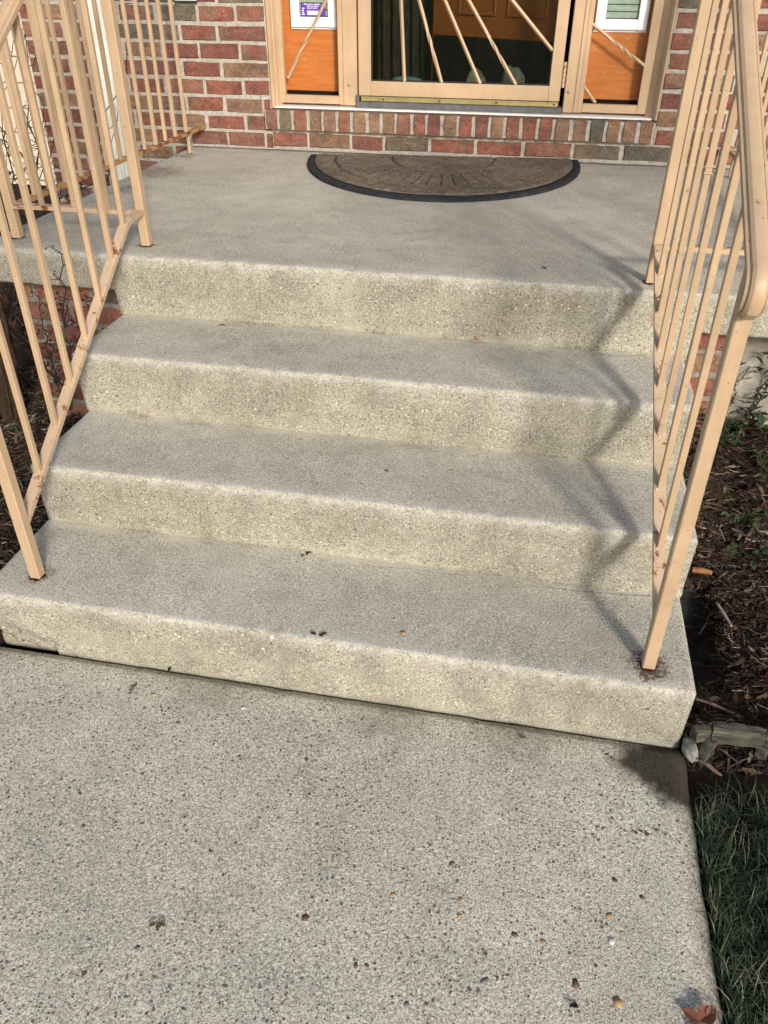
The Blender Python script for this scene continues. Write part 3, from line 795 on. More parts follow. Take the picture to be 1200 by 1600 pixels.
crumple('paper_bag', (-.765, 2.70, .866), .058, .04, .132, plain('pale_paper', (.26, .29, .21), .8, .2, .3, 50), 7.7, 'pale crumpled paper behind the door glass, left of two by the orange door', 'paper')
crumple('paper_bag', (-.60, 2.685, .866), .062, .04, .145, plain('pale_paper_dim', (.16, .17, .13), .8, .2, .3, 50), 12.1, 'dim crumpled paper behind the door glass, right of two by the orange door', 'paper')

# ------------------------------------------------------------------ door mat
mat_root = thing('doormat', (-.83, 2.38, Z[4]), 'half round brown doormat with black rubber rim and sunburst pattern under the storm door', 'doormat')
MC = Vector((-.850, 2.385, Z[4])); MR = Matrix.Rotation(.115, 3, 'Z')
MA, MBB = .565, .755
def mpt(u, v, z): return MC + MR @ Vector((u, -v, z))
# rubber base
V = []; F = []; N_ = 90
ring = []
for k in range(N_+1):
    a = math.pi*k/N_; ring.append((-MA*math.cos(a), MBB*math.sin(a)**.94))
def rounded(f, z, dv=0): return [mpt(u*f, v*f, z) for u, v in ring]
loops = [rounded(1.0, .0015), rounded(1.0, .007), rounded(.992, .0105), [mpt(u*.955, v*.93, .0105) for u, v in ring], [mpt(u*.948, v*.918, .007) for u, v in ring]]
for L in loops: V += L
for l in range(len(loops)-1):
    for k in range(N_): F.append([l*(N_+1)+k, l*(N_+1)+k+1, (l+1)*(N_+1)+k+1, (l+1)*(N_+1)+k])
F.append([(len(loops)-1)*(N_+1)+k for k in range(N_+1)])
V += [mpt(-MA, -.0, .0015), mpt(MA, 0, .0015)]
tr_ = NT('black_rubber', .85, .15); nr = tr_.noise(30, 5, .7); tr_.color(tr_.ramp(nr, [(.35, (.012, .014, .018)), (.7, (.038, .042, .048))])); tr_.bump(tr_.noise(160, 3), .3, .001)
rim = mesh('rubber_rim', V, F, tr_.m, mat_root, True)
# pile carpet on it, grooves cut by the pattern
V = []; F = []; C = []; nu, nv = 250, 150
def groove(u, v):
    r = math.hypot(u/MA, v/MBB); g = 0
    g = max(g, 1-abs(math.hypot(u, v*.62)-.215)/.0075)
    g = max(g, (1-abs(r-.80)/.014) if (u < -.12) else 0)
    an = math.atan2(v*.72, u)
    if .225 < math.hypot(u, v*.62) and r < .74:
        s = (an-math.pi/2)/.135; rr_ = math.hypot(u, v); d = abs(s-round(s))*.135*rr_
        if abs(s) < 7: g = max(g, (1-d/.006)*(1.0 if abs(s) < 4.3 else .55))
    return max(0, min(1, g))
idx = {}
for j in range(nv+1):
    v = MBB*.915*j/nv
    for i in range(nu+1):
        wmax = MA*.948*math.sqrt(max(0, 1-(v/(MBB*.921))**2)); u = -wmax+2*wmax*i/nu
        e = min(1, min(wmax-abs(u), (MBB*.915-v))/.012)
        wob = .004*fbm((u, v, 0), 16, 2)
        g = groove(u+wob, v+wob)
        z = .0098+.0042*e+.0035*fbm((u, v, 3), 55, 3)*e-.0065*g
        V.append(mpt(u, v, z)); C.append((g, e, 0, 1))
for j in range(nv):
    for i in range(nu): a = j*(nu+1)+i; F.append([a, a+nu+1, a+nu+2, a+1])
tp = NT('mat_pile', 1.0, .05); at = tp.attr('col'); cs = tp.new('ShaderNodeSeparateColor'); tp.l.new(at.outputs['Color'], cs.inputs[0])
pc = tp.ramp(tp.noise(26, 6, .75), [(.3, (.105, .083, .064)), (.5, (.165, .131, .101)), (.7, (.255, .21, .165))])
pc = tp.mix(.7, pc, tp.ramp(tp.noise(330, 3, .7), [(.3, (.2, .2, .2)), (.7, (.8, .8, .8))]), 'OVERLAY')
xx_, yy_, zz_ = tp.sep(tp.pos)
pc = tp.mix(tp.math('MULTIPLY', tp.ss(tp.noise(4, 4), .45, .65), .45), pc, (.075, .062, .052))
pc = tp.mix(tp.math('MULTIPLY', cs.outputs[0], .9), pc, (.022, .019, .018)); tp.color(pc); tp.bump(tp.noise(260, 4, .7), 1.0, .004)
mesh('carpet_pile', V, F, tp.m, mat_root, True, C)
rng = np.random.default_rng(4)
V = []; F = []
while len(F) < 9000:
    u = rng.uniform(-MA, MA); v = rng.uniform(0, MBB)
    if (u/MA)**2+(v/MBB)**2 > .83 or groove(u, v) > .25: continue
    p = mpt(u, v, .012); d = Vector((rng.normal()*.006, rng.normal()*.006, rng.uniform(.003, .0075))); s_ = Vector((rng.normal(), rng.normal(), 0)).normalized()*.0013
    n = len(V); V += [p-s_, p+s_, p+d]; F.append([n, n+1, n+2])
tag(mesh('pile_tuft', V, F, plain('mat_tuft', (.175, .140, .105), 1, .05, .45, 60), mat_root), kind='stuff')

# ------------------------------------------------------------------ downspout, plaque, wall of the neighbour
ds = MB(); dx0, dx1 = -2.372, -2.290; prof = []
nr_ = 5
for k in range(nr_):
    a = dx0+(dx1-dx0)*k/nr_; w = (dx1-dx0)/nr_
    prof += [(a+w*.10, YW-.058), (a+w*.30, YW-.067), (a+w*.62, YW-.067), (a+w*.82, YW-.058)]
prof = [(dx0, YW-.052)]+prof+[(dx1, YW-.052), (dx1, YW-.008), (dx0, YW-.008)]
n = len(prof); V = [(x, y, .25) for x, y in prof]+[(x, y, 3.1) for x, y in prof]
F = [[j, (j+1) % n, n+(j+1) % n, n+j] for j in range(n)]+[list(range(n))[::-1], [n+j for j in range(n)]]
dsp = mesh('downspout', V, F, plain('white_downspout', (.76, .77, .71), .4, .4, .03, 6))
tag(dsp, 'white ribbed metal downspout on the brick wall behind the left railing', 'downspout')
pq = thing('wall_plaque', (-1.955, YW-.01, 1.25), 'pale grey plaque with dark shapes fixed to the bricks left of the door', 'plaque')
MB().box(-2.002, -1.908, YW-.016, YW-.004, 1.243, 1.45, .002).build('plate', plain('plaque_grey', (.50, .54, .55), .3, .5, .1), pq)
MB().box(-2.004, -1.906, YW-.019, YW-.0035, 1.2405, 1.2465, .001).build('rim', plain('plaque_black', (.02, .02, .02), .4), pq)
dk = MB()
for cx_, w in ((-1.985, .012), (-1.955, .011)):
    V = [(cx_+w*math.cos(a)*1.0, YW-.0167, 1.268+.016*math.sin(a)) for a in np.linspace(0, 2*math.pi, 18)[:-1]]; dk.add(V, [list(range(17))[::-1]])
dk.build('dark_mark', plain('plaque_dark', (.10, .13, .15), .4), pq)

sdw = thing('garage', (-6.0, 4.6, 0), 'cream sided garage wall beyond the left end of the brick house', 'building')
sb_ = MB().box(-10, -2.9, 4.65, 4.9, -.1, 3.2, 0).build('wall', plain('cream_backing', (.62, .56, .46), .7), sdw)
me = None
for k in range(18):
    if me is None:
        o = MB().add([(-10, 4.648, 0), (-2.9, 4.648, 0), (-2.9, 4.61, 0), (-10, 4.61, 0), (-10, 4.648, .17), (-2.9, 4.648, .17), (-2.9, 4.634, .17), (-10, 4.634, .17)], [[3, 2, 6, 7], [0, 3, 2, 1][::-1], [4, 7, 6, 5], [1, 2, 6, 5][::-1], [0, 4, 7, 3]]).build('siding_board', plain('cream_siding', (.58, .51, .41), .6, .3, .06, 4), sdw); me = o.data
    else:
        o = bpy.data.objects.new('siding_board', me); COL.objects.link(o); o.parent = sdw; o.matrix_parent_inverse = Matrix.Translation(-sdw.location)
    o.location = (0, 0, .02+k*.165)

# ------------------------------------------------------------------ plants
M_CANE = plain('dark_cane', (.035, .024, .020), .8, .2, .4, 30)
M_GCANE = plain('green_cane', (.055, .065, .025), .7, .3, .4, 30)
M_DLEAF = plain('withered_leaf', (.055, .024, .020), .85, .2, .5, 25)
M_LEAF = plain('weed_leaf', (.050, .075, .026), .6, .3, .4, 25)
M_LEAF2 = plain('weed_leaf_dark', (.028, .043, .017), .6, .3, .4, 25)
def cane_path(a, b, r, n=8, wob=.02):
    a, b = Vector(a), Vector(b); L = []
    for k in range(n+1):
        f = k/n; L.append(a.lerp(b, f)+Vector((r.gauss(0, wob), r.gauss(0, wob), r.gauss(0, wob*.5)))*(1 if 0 < k else 0))
    return L
def leaf(mb, p, d, L, W, up=Vector((0, 0, 1))):
    d = Vector(d).normalized(); s = d.cross(up)
    if s.length < .05: s = d.orthogonal()
    s.normalize(); n = s.cross(d)
    V = [p, p+d*L*.3+s*W*.5+n*.1*W, p+d*L*.65+s*W*.42+n*.05*W, p+d*L-n*.15*L, p+d*L*.65-s*W*.42+n*.05*W, p+d*L*.3-s*W*.5+n*.1*W, p+d*L*.35-n*W*.12]
    mb.add(V, [[0, 1, 6], [1, 2, 6], [2, 3, 6], [3, 4, 6], [4, 5, 6], [5, 0, 6]])

# rose by the left of the steps
r = random.Random(21)
rose = thing('rose_bush', (-1.80, .80, .06), 'bare rose bush with withered dark leaves against the porch bricks left of the steps', 'rose bush')
canes = MB(); gcan = MB(); lv = MB()
base = at_y(112, 640, .72)
tips = [at_y(95, 395, .76), at_y(60, 470, .80), at_y(150, 470, .86), at_y(20, 470, .86), at_y(80, 540, .80), at_y(105, 470, .78)]
for q, tp_ in enumerate(tips):
    mid_ = Vector((base.x+(tp_.x-base.x)*.35+r.gauss(0, .01), base.y+r.gauss(0, .01), base.z+(tp_.z-base.z)*.55))
    P_ = cane_path(base, mid_, r, 5, .004)+cane_path(mid_, tp_, r, 6, .006)[1:]
    (gcan if q in (0, 2, 4) else canes).tube(P_[:6], [.0045-.0003*k for k in range(6)], 5); canes.tube(P_[5:], [.003-.0003*k for k in range(len(P_)-5)], 5)
    for k in range(3, len(P_)):
        for _ in range(2):
            d = Vector((r.gauss(0, 1), r.gauss(-.3, .6), r.gauss(.3, .7))).normalized(); e = P_[k]+d*r.uniform(.02, .05)
            canes.tube([P_[k], (P_[k]+e)/2+Vector((0, 0, r.gauss(0, .004))), e], [.0014, .0011, .0007], 4)
            for _2 in range(r.randint(1, 3)):
                dd = Vector((r.gauss(0, 1), r.gauss(0, 1), r.gauss(0, 1))); leaf(lv, e+dd*.003, dd, r.uniform(.008, .018), r.uniform(.006, .011))
gcan.build('cane', M_GCANE, rose); canes.build('cane', M_CANE, rose); tag(lv.build('withered_leaves', M_DLEAF, rose), kind='stuff')

# thorny tangle beyond the landing at the left
tv = thing('thorn_bush', (-2.55, 1.9, .0), 'tangled bare thorny bush climbing the brick corner behind the left railing', 'bush')
cn = MB(); r = random.Random(5); th_ = MB()
for q in range(46):
    bx, by = r.uniform(-2.95, -2.35), r.uniform(1.5, 2.3)
    hgt = r.choice([.55, .65, .72, .8, .85, 1.15, 1.25]) if q < 40 else 1.25
    if bx > -2.5: hgt = min(hgt, .9)
    ex_, ey_ = bx+r.gauss(0, .22), min(2.40, by+r.gauss(0, .2))
    P_ = cane_path((bx, by, 0), (ex_, ey_, hgt), r, 12, .028)
    for p_ in P_: p_.x = min(p_.x, -2.06 if p_.y < 1.0 else -2.04); p_.y = min(p_.y, 2.42)
    cn.tube(P_, [.0048-.0003*k for k in range(13)], 5)
    for k in range(3, 13):
        for _ in range(2):
            d = Vector((r.gauss(0, 1), r.gauss(0, 1), r.gauss(0, 1))).normalized(); e = P_[k]+d*r.uniform(.02, .09); e.y = min(e.y, 2.43); e.x = min(e.x, -2.04)
            th_.tube([P_[k], (P_[k]+e)/2+d.orthogonal()*.004, e], [.0018, .0013, .0007], 4)
cn.build('cane', M_CANE, tv); tag(th_.build('twigs', M_CANE, tv), kind='stuff')
lvs = MB()
for q in range(900):
    p_ = Vector((r.uniform(-3.3, -2.1), r.uniform(1.25, 2.35), abs(r.gauss(0, .28)))); d = Vector((r.gauss(0, 1), r.gauss(0, 1), r.gauss(0, .8)))
    if p_.z < .72: leaf(lvs, p_, d, r.uniform(.02, .05), r.uniform(.012, .03))
tag(lvs.build('dead_leaves', M_DLEAF, tv), kind='stuff')

# stump against the foundation at far left
st_ = thing('stump', (-2.04, .90, .03), 'brown rough barked dead stump under the porch slab at the left edge', 'stump')
bm = bmesh.new(); bmesh.ops.create_cone(bm, cap_ends=True, segments=28, radius1=.040, radius2=.030, depth=.62)
bmesh.ops.subdivide_edges(bm, edges=[e for e in bm.edges if abs(e.verts[0].co.z-e.verts[1].co.z) > .1], cuts=24)
for v in bm.verts:
    an = math.atan2(v.co.y, v.co.x); k = 1+.16*math.sin(an*9+v.co.z*6+2*fbm((v.co.x, v.co.y, v.co.z), 9, 2))+.14*fbm((v.co.x*3, v.co.y*3, v.co.z*.7), 20, 3)
    v.co.x *= k; v.co.y *= k; v.co.x += .02*math.sin(v.co.z*5)
me = bpy.data.meshes.new('trunk'); bm.to_mesh(me); bm.free()
tk = NT('bark', .95, .1); nk = tk.noise(30, 6, .7, tk.scaled(2.5, 2.5, .5)); tk.color(tk.ramp(nk, [(.3, (.014, .009, .006)), (.6, (.055, .036, .023)), (.8, (.11, .078, .052))])); tk.bump(nk, 1, .01); me.materials.append(tk.m)
o = bpy.data.objects.new('trunk', me); o.location = (-2.055, .885, .27); COL.objects.link(o); o.parent = st_; o.matrix_parent_inverse = Matrix.Translation(-st_.location)

# mulch of shredded bark, both beds
def mulch(xr, yr, n, seed, skip=None):
    g = np.random.default_rng(seed); V = []; F = []; C = []
    pal = [(.030, .019, .013), (.018, .012, .009), (.05, .032, .021), (.10, .068, .046), (.022, .016, .013), (.24, .19, .14), (.06, .026, .016), (.14, .12, .10)]
    wts = np.array([.26, .22, .18, .12, .1, .04, .05, .03]); wts /= wts.sum()
    k = 0
    while k < n:
        x, y = g.uniform(*xr), g.uniform(*yr)
        if skip and skip(x, y): continue
        k += 1
        z = soil_h(x, y) + g.uniform(0, .022)
        thin = g.random() < .6
        L = g.uniform(.012, .055) if not thin else g.uniform(.02, .075); w = g.uniform(.0016, .0065) if not thin else g.uniform(.0006, .0016); h = w*g.uniform(.3, .7)
        a = g.uniform(0, math.pi); pt = g.normal()*.22; d = Vector((math.cos(a)*math.cos(pt), math.sin(a)*math.cos(pt), math.sin(pt)))
        s = Vector((-d.y, d.x, g.normal()*.3)).normalized(); u = d.cross(s); p = Vector((x, y, z)); b = u*g.normal()*L*.08
        c = pal[g.choice(len(pal), p=wts)] if not thin else pal[g.choice(len(pal), p=[.2, .1, .2, .2, .05, .13, .07, .05])]
        q = g.uniform(.7, 1.25); c = (c[0]*q, c[1]*q, c[2]*q, 1); m0 = len(V)
        for f, ww in ((-.5, .45), (0, 1), (.5, .35)):
            o_ = p+d*L*f+(b if f == 0 else Vector())
            V += [o_-s*w*ww-u*h*ww, o_+s*w*ww-u*h*ww, o_+s*w*ww*.8+u*h*ww, o_-s*w*ww*.8+u*h*ww]
        C += [c]*12
        for i in range(2):
            for j in range(4): F.append([m0+i*4+j, m0+i*4+(j+1) % 4, m0+(i+1)*4+(j+1) % 4, m0+(i+1)*4+j])
        F.append([m0+3, m0+2, m0+1, m0]); F.append([m0+8, m0+9, m0+10, m0+11])
    return V, F, C
tmu = NT('bark_mulch', .9, .15); am = tmu.attr('col'); mc = tmu.mix(.5, am.outputs['Color'], tmu.ramp(tmu.noise(90, 4), [(.3, (.3, .3, .3)), (.7, (.7, .7, .7))]), 'OVERLAY'); tmu.color(mc); tmu.bump(tmu.noise(240, 3), .5, .002)
fab = lambda x, y: random.random() < .965 and ((x-.075)/.072)**2+((y-.385)/.185)**2 < 1.0
V, F, C = mulch((.012, .85), (-.03, 2.35), 13000, 1, lambda x, y: fab(x, y) or (x < .41 and y > 1.0) or (x < .13 and y > .92))
V2, F2, C2 = mulch((.012, .42), (-.02, .75), 9000, 9, fab)
n = len(V); V += V2; F += [[i+n for i in f] for f in F2]; C += C2
tag(mesh('mulch', V, F, tmu.m, None, False, C), 'dark shredded bark mulch in the bed right of the steps', 'mulch', kind='stuff')
V, F, C = mulch((-2.75, -1.585), (.0, 1.25), 13000, 2, lambda x, y: y > .92 and x > -1.96)
tag(mesh('mulch', V, F, tmu.m, None, False, C), 'dark shredded bark mulch in the bed left of the steps', 'mulch', kind='stuff')

# exposed weed barrier beside the bottom step
V = []; F = []; nu, nv = 26, 40
for j in range(nv+1):
    for i in range(nu+1):
        x = .006+.155*i/nu; y = .15+.47*j/nv
        z = soil_h(x, y)+.005+.006*fbm((x, y, 2), 26, 3)-.012*max(0, i/nu-.85)/.15
        z += .012*math.exp(-((x-.07)/.012)**2)*math.exp(-((y-.40)/.1)**2)
        V.append((x, y, z))
for j in range(nv):
    for i in range(nu): F.append([j*(nu+1)+i, j*(nu+1)+i+1, (j+1)*(nu+1)+i+1, (j+1)*(nu+1)+i])
nV = len(V); V += [(x, y, z-.003) for x, y, z in V]; F += [[a+nV for a in f[::-1]] for f in F]
tag(mesh('weed_barrier', V, F, plain('black_fabric', (.016, .017, .018), .75, .25, .4, 25), None, True), 'bare patch of black landscape fabric beside the right end of the bottom step', 'fabric')

# weeds in the right bed
def at_soil(px, py):
    z = 0
    for _ in range(12): p = at_z(px, py, z); z = .5*z+.5*(soil_h(p.x, p.y)+.012)
    return at_z(px, py, z)
def weed(px, py, z, size, n, label, mat, stalk=0, seed=0, wl=.6):
    r = random.Random(seed); p = at_soil(px, py)
    w = thing('weed', p, label, 'weed', 'weeds growing in the mulch'); L_ = MB(); S_ = MB()
    if stalk:
        for q in range(3):
            P_ = cane_path(p, p+Vector((r.gauss(0, .06), r.gauss(0, .05), stalk*r.uniform(.6, 1))), r, 7, .010); S_.tube(P_, [.0028-.00025*k for k in range(8)], 5)
            for k in range(1, 8):
                for _ in range(3):
                    d = Vector((r.gauss(0, 1), r.gauss(0, 1), r.gauss(.5, .5))); leaf(L_, P_[k], d, size*r.uniform(.5, 1.3), size*.2)
        S_.build('stem', M_GCANE, w)
    for q in range(n):
        a = r.uniform(0, 2*math.pi); rr_ = r.uniform(.1, 1)**.7*size*1.6; e = p+Vector((math.cos(a)*rr_, math.sin(a)*rr_, r.uniform(.008, .035)))
        S2 = [p, (p+e)/2+Vector((0, 0, .012)), e]
        L_.tube(S2, [.0011, .0009, .0007], 4)
        for _ in range(3):
            d = Vector((math.cos(a)+r.gauss(0, .7), math.sin(a)+r.gauss(0, .7), r.gauss(.1, .25))); leaf(L_, e, d, size*r.uniform(.5, .9), size*wl*r.uniform(.6, 1))
    L_.build('leaves', mat, w)
weed(1160, 815, 0, .035, 9, 'low green lobed weed in the mulch nearest the handrail post foot', M_LEAF, seed=1)
weed(1168, 872, 0, .034, 10, 'dull green weed rosette in the mulch just above the wooden edging and black fabric', M_LEAF2, seed=2)
weed(1185, 735, 0, .030, 8, 'small pale leaved weed in the mulch at the right edge of the photo', M_LEAF, seed=3)
weed(1172, 660, .02, .045, 8, 'tall narrow leaved weed stalk in front of the parged porch base', M_LEAF2, .26, seed=4)
weed(1128, 690, 0, .03, 7, 'dark weed tuft behind the lower right railing post', M_LEAF2, .10, seed=5)
weed(1190, 640, 0, .035, 6, 'weed with broad green leaf below the porch slab at the right edge', M_LEAF, .14, seed=6)
weed(1098, 655, .2, .030, 14, 'dense dark weed clump against the porch bricks between the right railing bars', M_LEAF2, .16, seed=8)
weed(1112, 690, .1, .030, 12, 'leafy weed half hidden behind the thick lower post of the right railing', M_LEAF2, .16, seed=9)
# low weeds of the left bed
wl_ = MB(); r = random.Random(77)
for q in range(260):
    x, y = r.uniform(-2.4, -1.68), r.uniform(.45, .95)
    p = Vector((x, y, soil_h(x, y)+.012)); d = Vector((r.gauss(0, 1), r.gauss(0, 1), r.gauss(.4, .4))); leaf(wl_, p, d, r.uniform(.015, .06), r.uniform(.004, .014))
tag(wl_.build('ground_cover', M_LEAF2, None), 'sparse dark green weeds in the mulch left of the steps', 'weeds', kind='stuff')

# grass strip along the walkway
g = np.random.default_rng(12); V = []; F = []; C = []
def grass_blade(x, y, z0, L, w, a, bend, c):
    d = Vector((math.cos(a), math.sin(a), 0)); s = Vector((-d.y, d.x, 0)); n0 = len(V); seg = 4
    for k in range(seg+1):
        f = k/seg; th = bend*f; p = Vector((x, y, z0))+d*(L*f*math.sin(th))+Vector((0, 0, L*f*math.cos(th*.95))); ww = w*(1-f**1.6)*.5+.0001
        V.extend([p-s*ww, p+s*ww]); C.extend([c, c])
    for k in range(seg): F.append([n0+2*k, n0+2*k+1, n0+2*k+3, n0+2*k+2])
for k in range(11000):
    x = .018+.55*g.random()**1.5; y = g.uniform(-1.0, -.085)
    if y > -.14 and x < .05: continue
    if g.random() < .25 + .0*x and y > -.16: continue
    tone = g.random()
    c = (.040, .062, .028) if tone < .5 else (.030, .050, .026) if tone < .76 else (.095, .12, .05) if tone < .91 else (.32, .29, .17)
    q = g.uniform(.7, 1.3); c = (c[0]*q, c[1]*q, c[2]*q, 1)
    grass_blade(x, y, -.03, g.uniform(.030, .072), g.uniform(.0014, .0030), g.uniform(0, 2*math.pi) if x > .05 else g.normal()*1.6+math.pi*.1, abs(g.normal())*.65+.15, c)
tgr = NT('grass_blades', .5, .35); ag = tgr.attr('col'); tgr.color(ag.outputs['Color'])
tag(mesh('grass', V, F, tgr.m, None, True, C), 'dark green grass growing along the right edge of the walkway', 'grass', kind='stuff')

# timber edging and stone at the corner of the bed
def wood_mat():
    t = NT('weathered_timber', .9, .15); n = t.noise(34, 6, .7, t.scaled(.35, 2.4, 2.4)); c = t.ramp(n, [(.3, (.020, .021, .016)), (.5, (.070, .071, .054)), (.7, (.16, .155, .12))])
    t.color(c); t.bump(n, 1, .006); return t.m
M_WOOD = wood_mat()
ed = thing('wooden_edging', (.09, .02, 0), 'weathered grey timber bed edging beside the lower right corner of the steps', 'edging')
def rough_box(name, a, b, w, h, parent, seed, nseg=14):
    r = random.Random(seed); a, b = Vector(a), Vector(b); t = (b-a); s = Vector((-t.y, t.x, 0)).normalized(); u = t.normalized().cross(s)*-1
    if u.z < 0: u = -u
    V = []; F = []; prof = [(-.5, -.5), (-.1, -.52), (.4, -.5), (.5, -.4), (.5, .3), (.42, .48), (.1, .52), (-.25, .49), (-.5, .42), (-.52, 0)]
    n = len(prof)
    for k in range(nseg+1):
        p = a+t*(k/nseg)
        for i, (x, y) in enumerate(prof):
            q = 1+.10*fbm((k*.35+seed, i*.9, seed), 1.1, 3); V.append(p+s*(x*w*q)+u*(y*h*q)+t.normalized()*(r.gauss(0, .002) if k in (0, nseg) else 0))
    for k in range(nseg):
        for i in range(n): F.append([k*n+i, k*n+(i+1) % n, (k+1)*n+(i+1) % n, (k+1)*n+i])
    F += [list(range(n))[::-1], [nseg*n+i for i in range(n)]]
    o = mesh(name, V, F, M_WOOD, parent); 
    bm = bmesh.new(); bm.from_mesh(o.data); bmesh.ops.recalc_face_normals(bm, faces=bm.faces[:]); bm.to_mesh(o.data); bm.free(); return o
ZE = .052
e0 = at_z(1084, 1147, ZE); e1 = at_z(1108, 1144, ZE); e2 = at_z(1192, 1152, ZE); e3 = at_z(1235, 1160, ZE)
rough_box('rail', e0, e1, .020, .034, ed, 1); rough_box('rail', e1+Vector((.003, 0, .003)), e2, .026, .040, ed, 2); rough_box('rail', e2+Vector((.002, 0, .002)), e3+Vector((.08, .0, 0)), .022, .028, ed, 3)
f0 = at_z(1114, 1155, ZE-.008); f1 = at_z(1097, 1183, .004)
rough_box('stake', f0, f1+Vector((-.002, -.004, -.01)), .020, .022, ed, 4)
s0 = at_z(1190, 1150, ZE-.01); rough_box('stake', s0+Vector((.006, -.017, .012)), s0+Vector((.004, -.020, -.07)), .022, .02, ed, 6)
bm = bmesh.new(); bmesh.ops.create_icosphere(bm, subdivisions=3, radius=1)
for v in bm.verts:
    d = 1+.22*fbm(v.co, 1.6, 3); v.co = Vector((v.co.x*.016*d, v.co.y*.026*d, v.co.z*.017*d))
me = bpy.data.meshes.new('stone'); bm.to_mesh(me); bm.free(); me.polygons.foreach_set('use_smooth', [True]*len(me.polygons))
tst = NT('stone_grey', .85, .2); ns = tst.noise(60, 6, .7); tst.color(tst.ramp(ns, [(.3, (.12, .115, .105)), (.6, (.30, .285, .25)), (.75, (.45, .34, .18))])); tst.bump(ns, .6, .004); me.materials.append(tst.m)
so = bpy.data.objects.new('stone', me); so.location = at_z(1079, 1172, .014); so.rotation_euler = (0.2, -.2, .15); COL.objects.link(so)
tag(so, 'grey rounded stone against the corner of the bottom step', 'stone')
# fallen twig by the stone
M_TWIG = plain('twig_bark', (.17, .11, .085), .85, .2, .4, 60)
ta, tb_ = at_z(1092, 1188, .02), at_z(1128, 1212, .014)
o = MB().tube([ta, ta.lerp(tb_, .35)+Vector((0, 0, .004)), ta.lerp(tb_, .7), tb_], [.002, .0042, .0045, .002], 6).build('twig', M_TWIG); tag(o, 'short brown twig lying in the damp soil beside the grey stone', 'twig')
ta, tb_ = at_z(1088, 1092, .03), at_z(1140, 1112, .03)
o = MB().tube([ta, ta.lerp(tb_, .5)+Vector((0, 0, .003)), tb_], [.0028, .0035, .002], 6).build('twig', M_TWIG); tag(o, 'long pale twig in the mulch touching the bottom step above the timber edging', 'twig')
ta, tb_ = at_z(1082, 890, 0.05), at_z(1112, 895, .05)
o = MB().tube([ta, ta.lerp(tb_, .4)+Vector((0, .0, .002)), tb_], [.007, .008, .006], 7).build('bark_chunk', plain('orange_bark', (.26, .13, .06), .9, .1, .4, 50)); tag(o, 'orange brown bark chunk at the right end of the second riser', 'bark')
ta, tb_ = at_z(1122, 945, .02), at_z(1143, 978, .02)
o = MB().tube([ta, ta.lerp(tb_, .4), tb_], [.004, .0045, .003], 6).build('twig', plain('bleached_twig', (.33, .27, .20), .9)); tag(o, 'bleached split twig lying beside the black fabric', 'twig')

# dry leaf at the bottom edge
lf = MB(); q0 = at_z(1092, 1596, .006); q1 = at_z(1108, 1593, .006)
for p, d, L, W in ((q0, (.6, .5, .25), .035, .03), (q0, (-.9, .5, .2), .028, .02), (q1, (.2, 1, .6), .022, .014), (q0, (.2, -1, .05), .04, .03)): leaf(lf, p, d, L, W)
lf.tube([q1, at_z(1112, 1588, .008), at_z(1130, 1580, .012)], [.0008, .0007, .0006], 4)
o = lf.build('dry_leaf', plain('red_brown_leaf', (.17, .062, .035), .7, .3, .35, 60)); tag(o, 'curled red brown dry leaf on the walkway at the bottom right', 'leaf')

# larger pebbles set in the concrete, and scraps lying on it
def pebble(p, nrm, rx, ry, c, parent, rot):
    bm = bmesh.new(); bmesh.ops.create_icosphere(bm, subdivisions=1, radius=1)
    r = random.Random(int(abs(p.x*1e4)+abs(p.y*1e3)))
    for v in bm.verts: v.co = Vector((v.co.x*rx*r.uniform(.82, 1.14), v.co.y*ry*r.uniform(.82, 1.14), min(v.co.z, .30)*min(rx, ry)*.22))
    me = bpy.data.meshes.new('pebble'); bm.to_mesh(me); bm.free(); me.polygons.foreach_set('use_smooth', [True]*len(me.polygons))
    me.materials.append(c); o = bpy.data.objects.new('pebble', me)
    o.matrix_world = Matrix.Translation(p) @ nrm.to_track_quat('Z', 'Y').to_matrix().to_4x4() @ Matrix.Rotation(rot, 4, 'Z')
    COL.objects.link(o); o.parent = parent
    if parent.type == 'EMPTY': o.matrix_parent_inverse = Matrix.Translation(-parent.location)
PB = [plain('pebble_orange', (.36, .22, .11), .6, .3, .25, 80), plain('pebble_brown', (.15, .09, .06), .6, .3, .3, 80), plain('pebble_grey', (.16, .15, .15), .6, .3, .25, 80), plain('pebble_white', (.52, .50, .46), .6, .3, .15, 80), plain('pebble_yellow', (.46, .36, .18), .6, .3, .2, 80)]
upv = Vector((0, 0, 1)); fr_ = Vector((0, -1, .05))
def wz(p): return -.001 + .0015*fbm((p.x, p.y, 0), 3, 3)
for px, py, s_, c in ((965, 1566, 9, 0), (899, 1538, 8, 1), (757, 1532, 7, 2), (477, 1433, 7, 1), (804, 1460, 6, 1), (848, 1471, 5, 0), (720, 1405, 5, 0), (718, 1430, 5, 0), (706, 1349, 5, 1), (614, 1397, 5, 0), (955, 1470, 7, 3), (952, 1430, 7, 0), (635, 1568, 5, 2), (556, 1508, 5, 1), (573, 1508, 4, 1), (240, 1085, 5, 4), (380, 1105, 5, 3), (960, 1375, 5, 1), (1003, 1402, 5, 1), (330, 1330, 4, 2), (130, 1290, 4, 1), (215, 1480, 5, 2), (285, 1390, 4, 0)):
    p = at_z(px, py, -.001); p.z = wz(p)-.0002; k = (p-Vector((CX, CY, CZ))).length/FPX; rnd = random.Random(px); pebble(p, upv, s_*k*rnd.uniform(.9, 1.25), s_*k*rnd.uniform(.7, .95), PB[c], walk, rnd.uniform(0, 3))
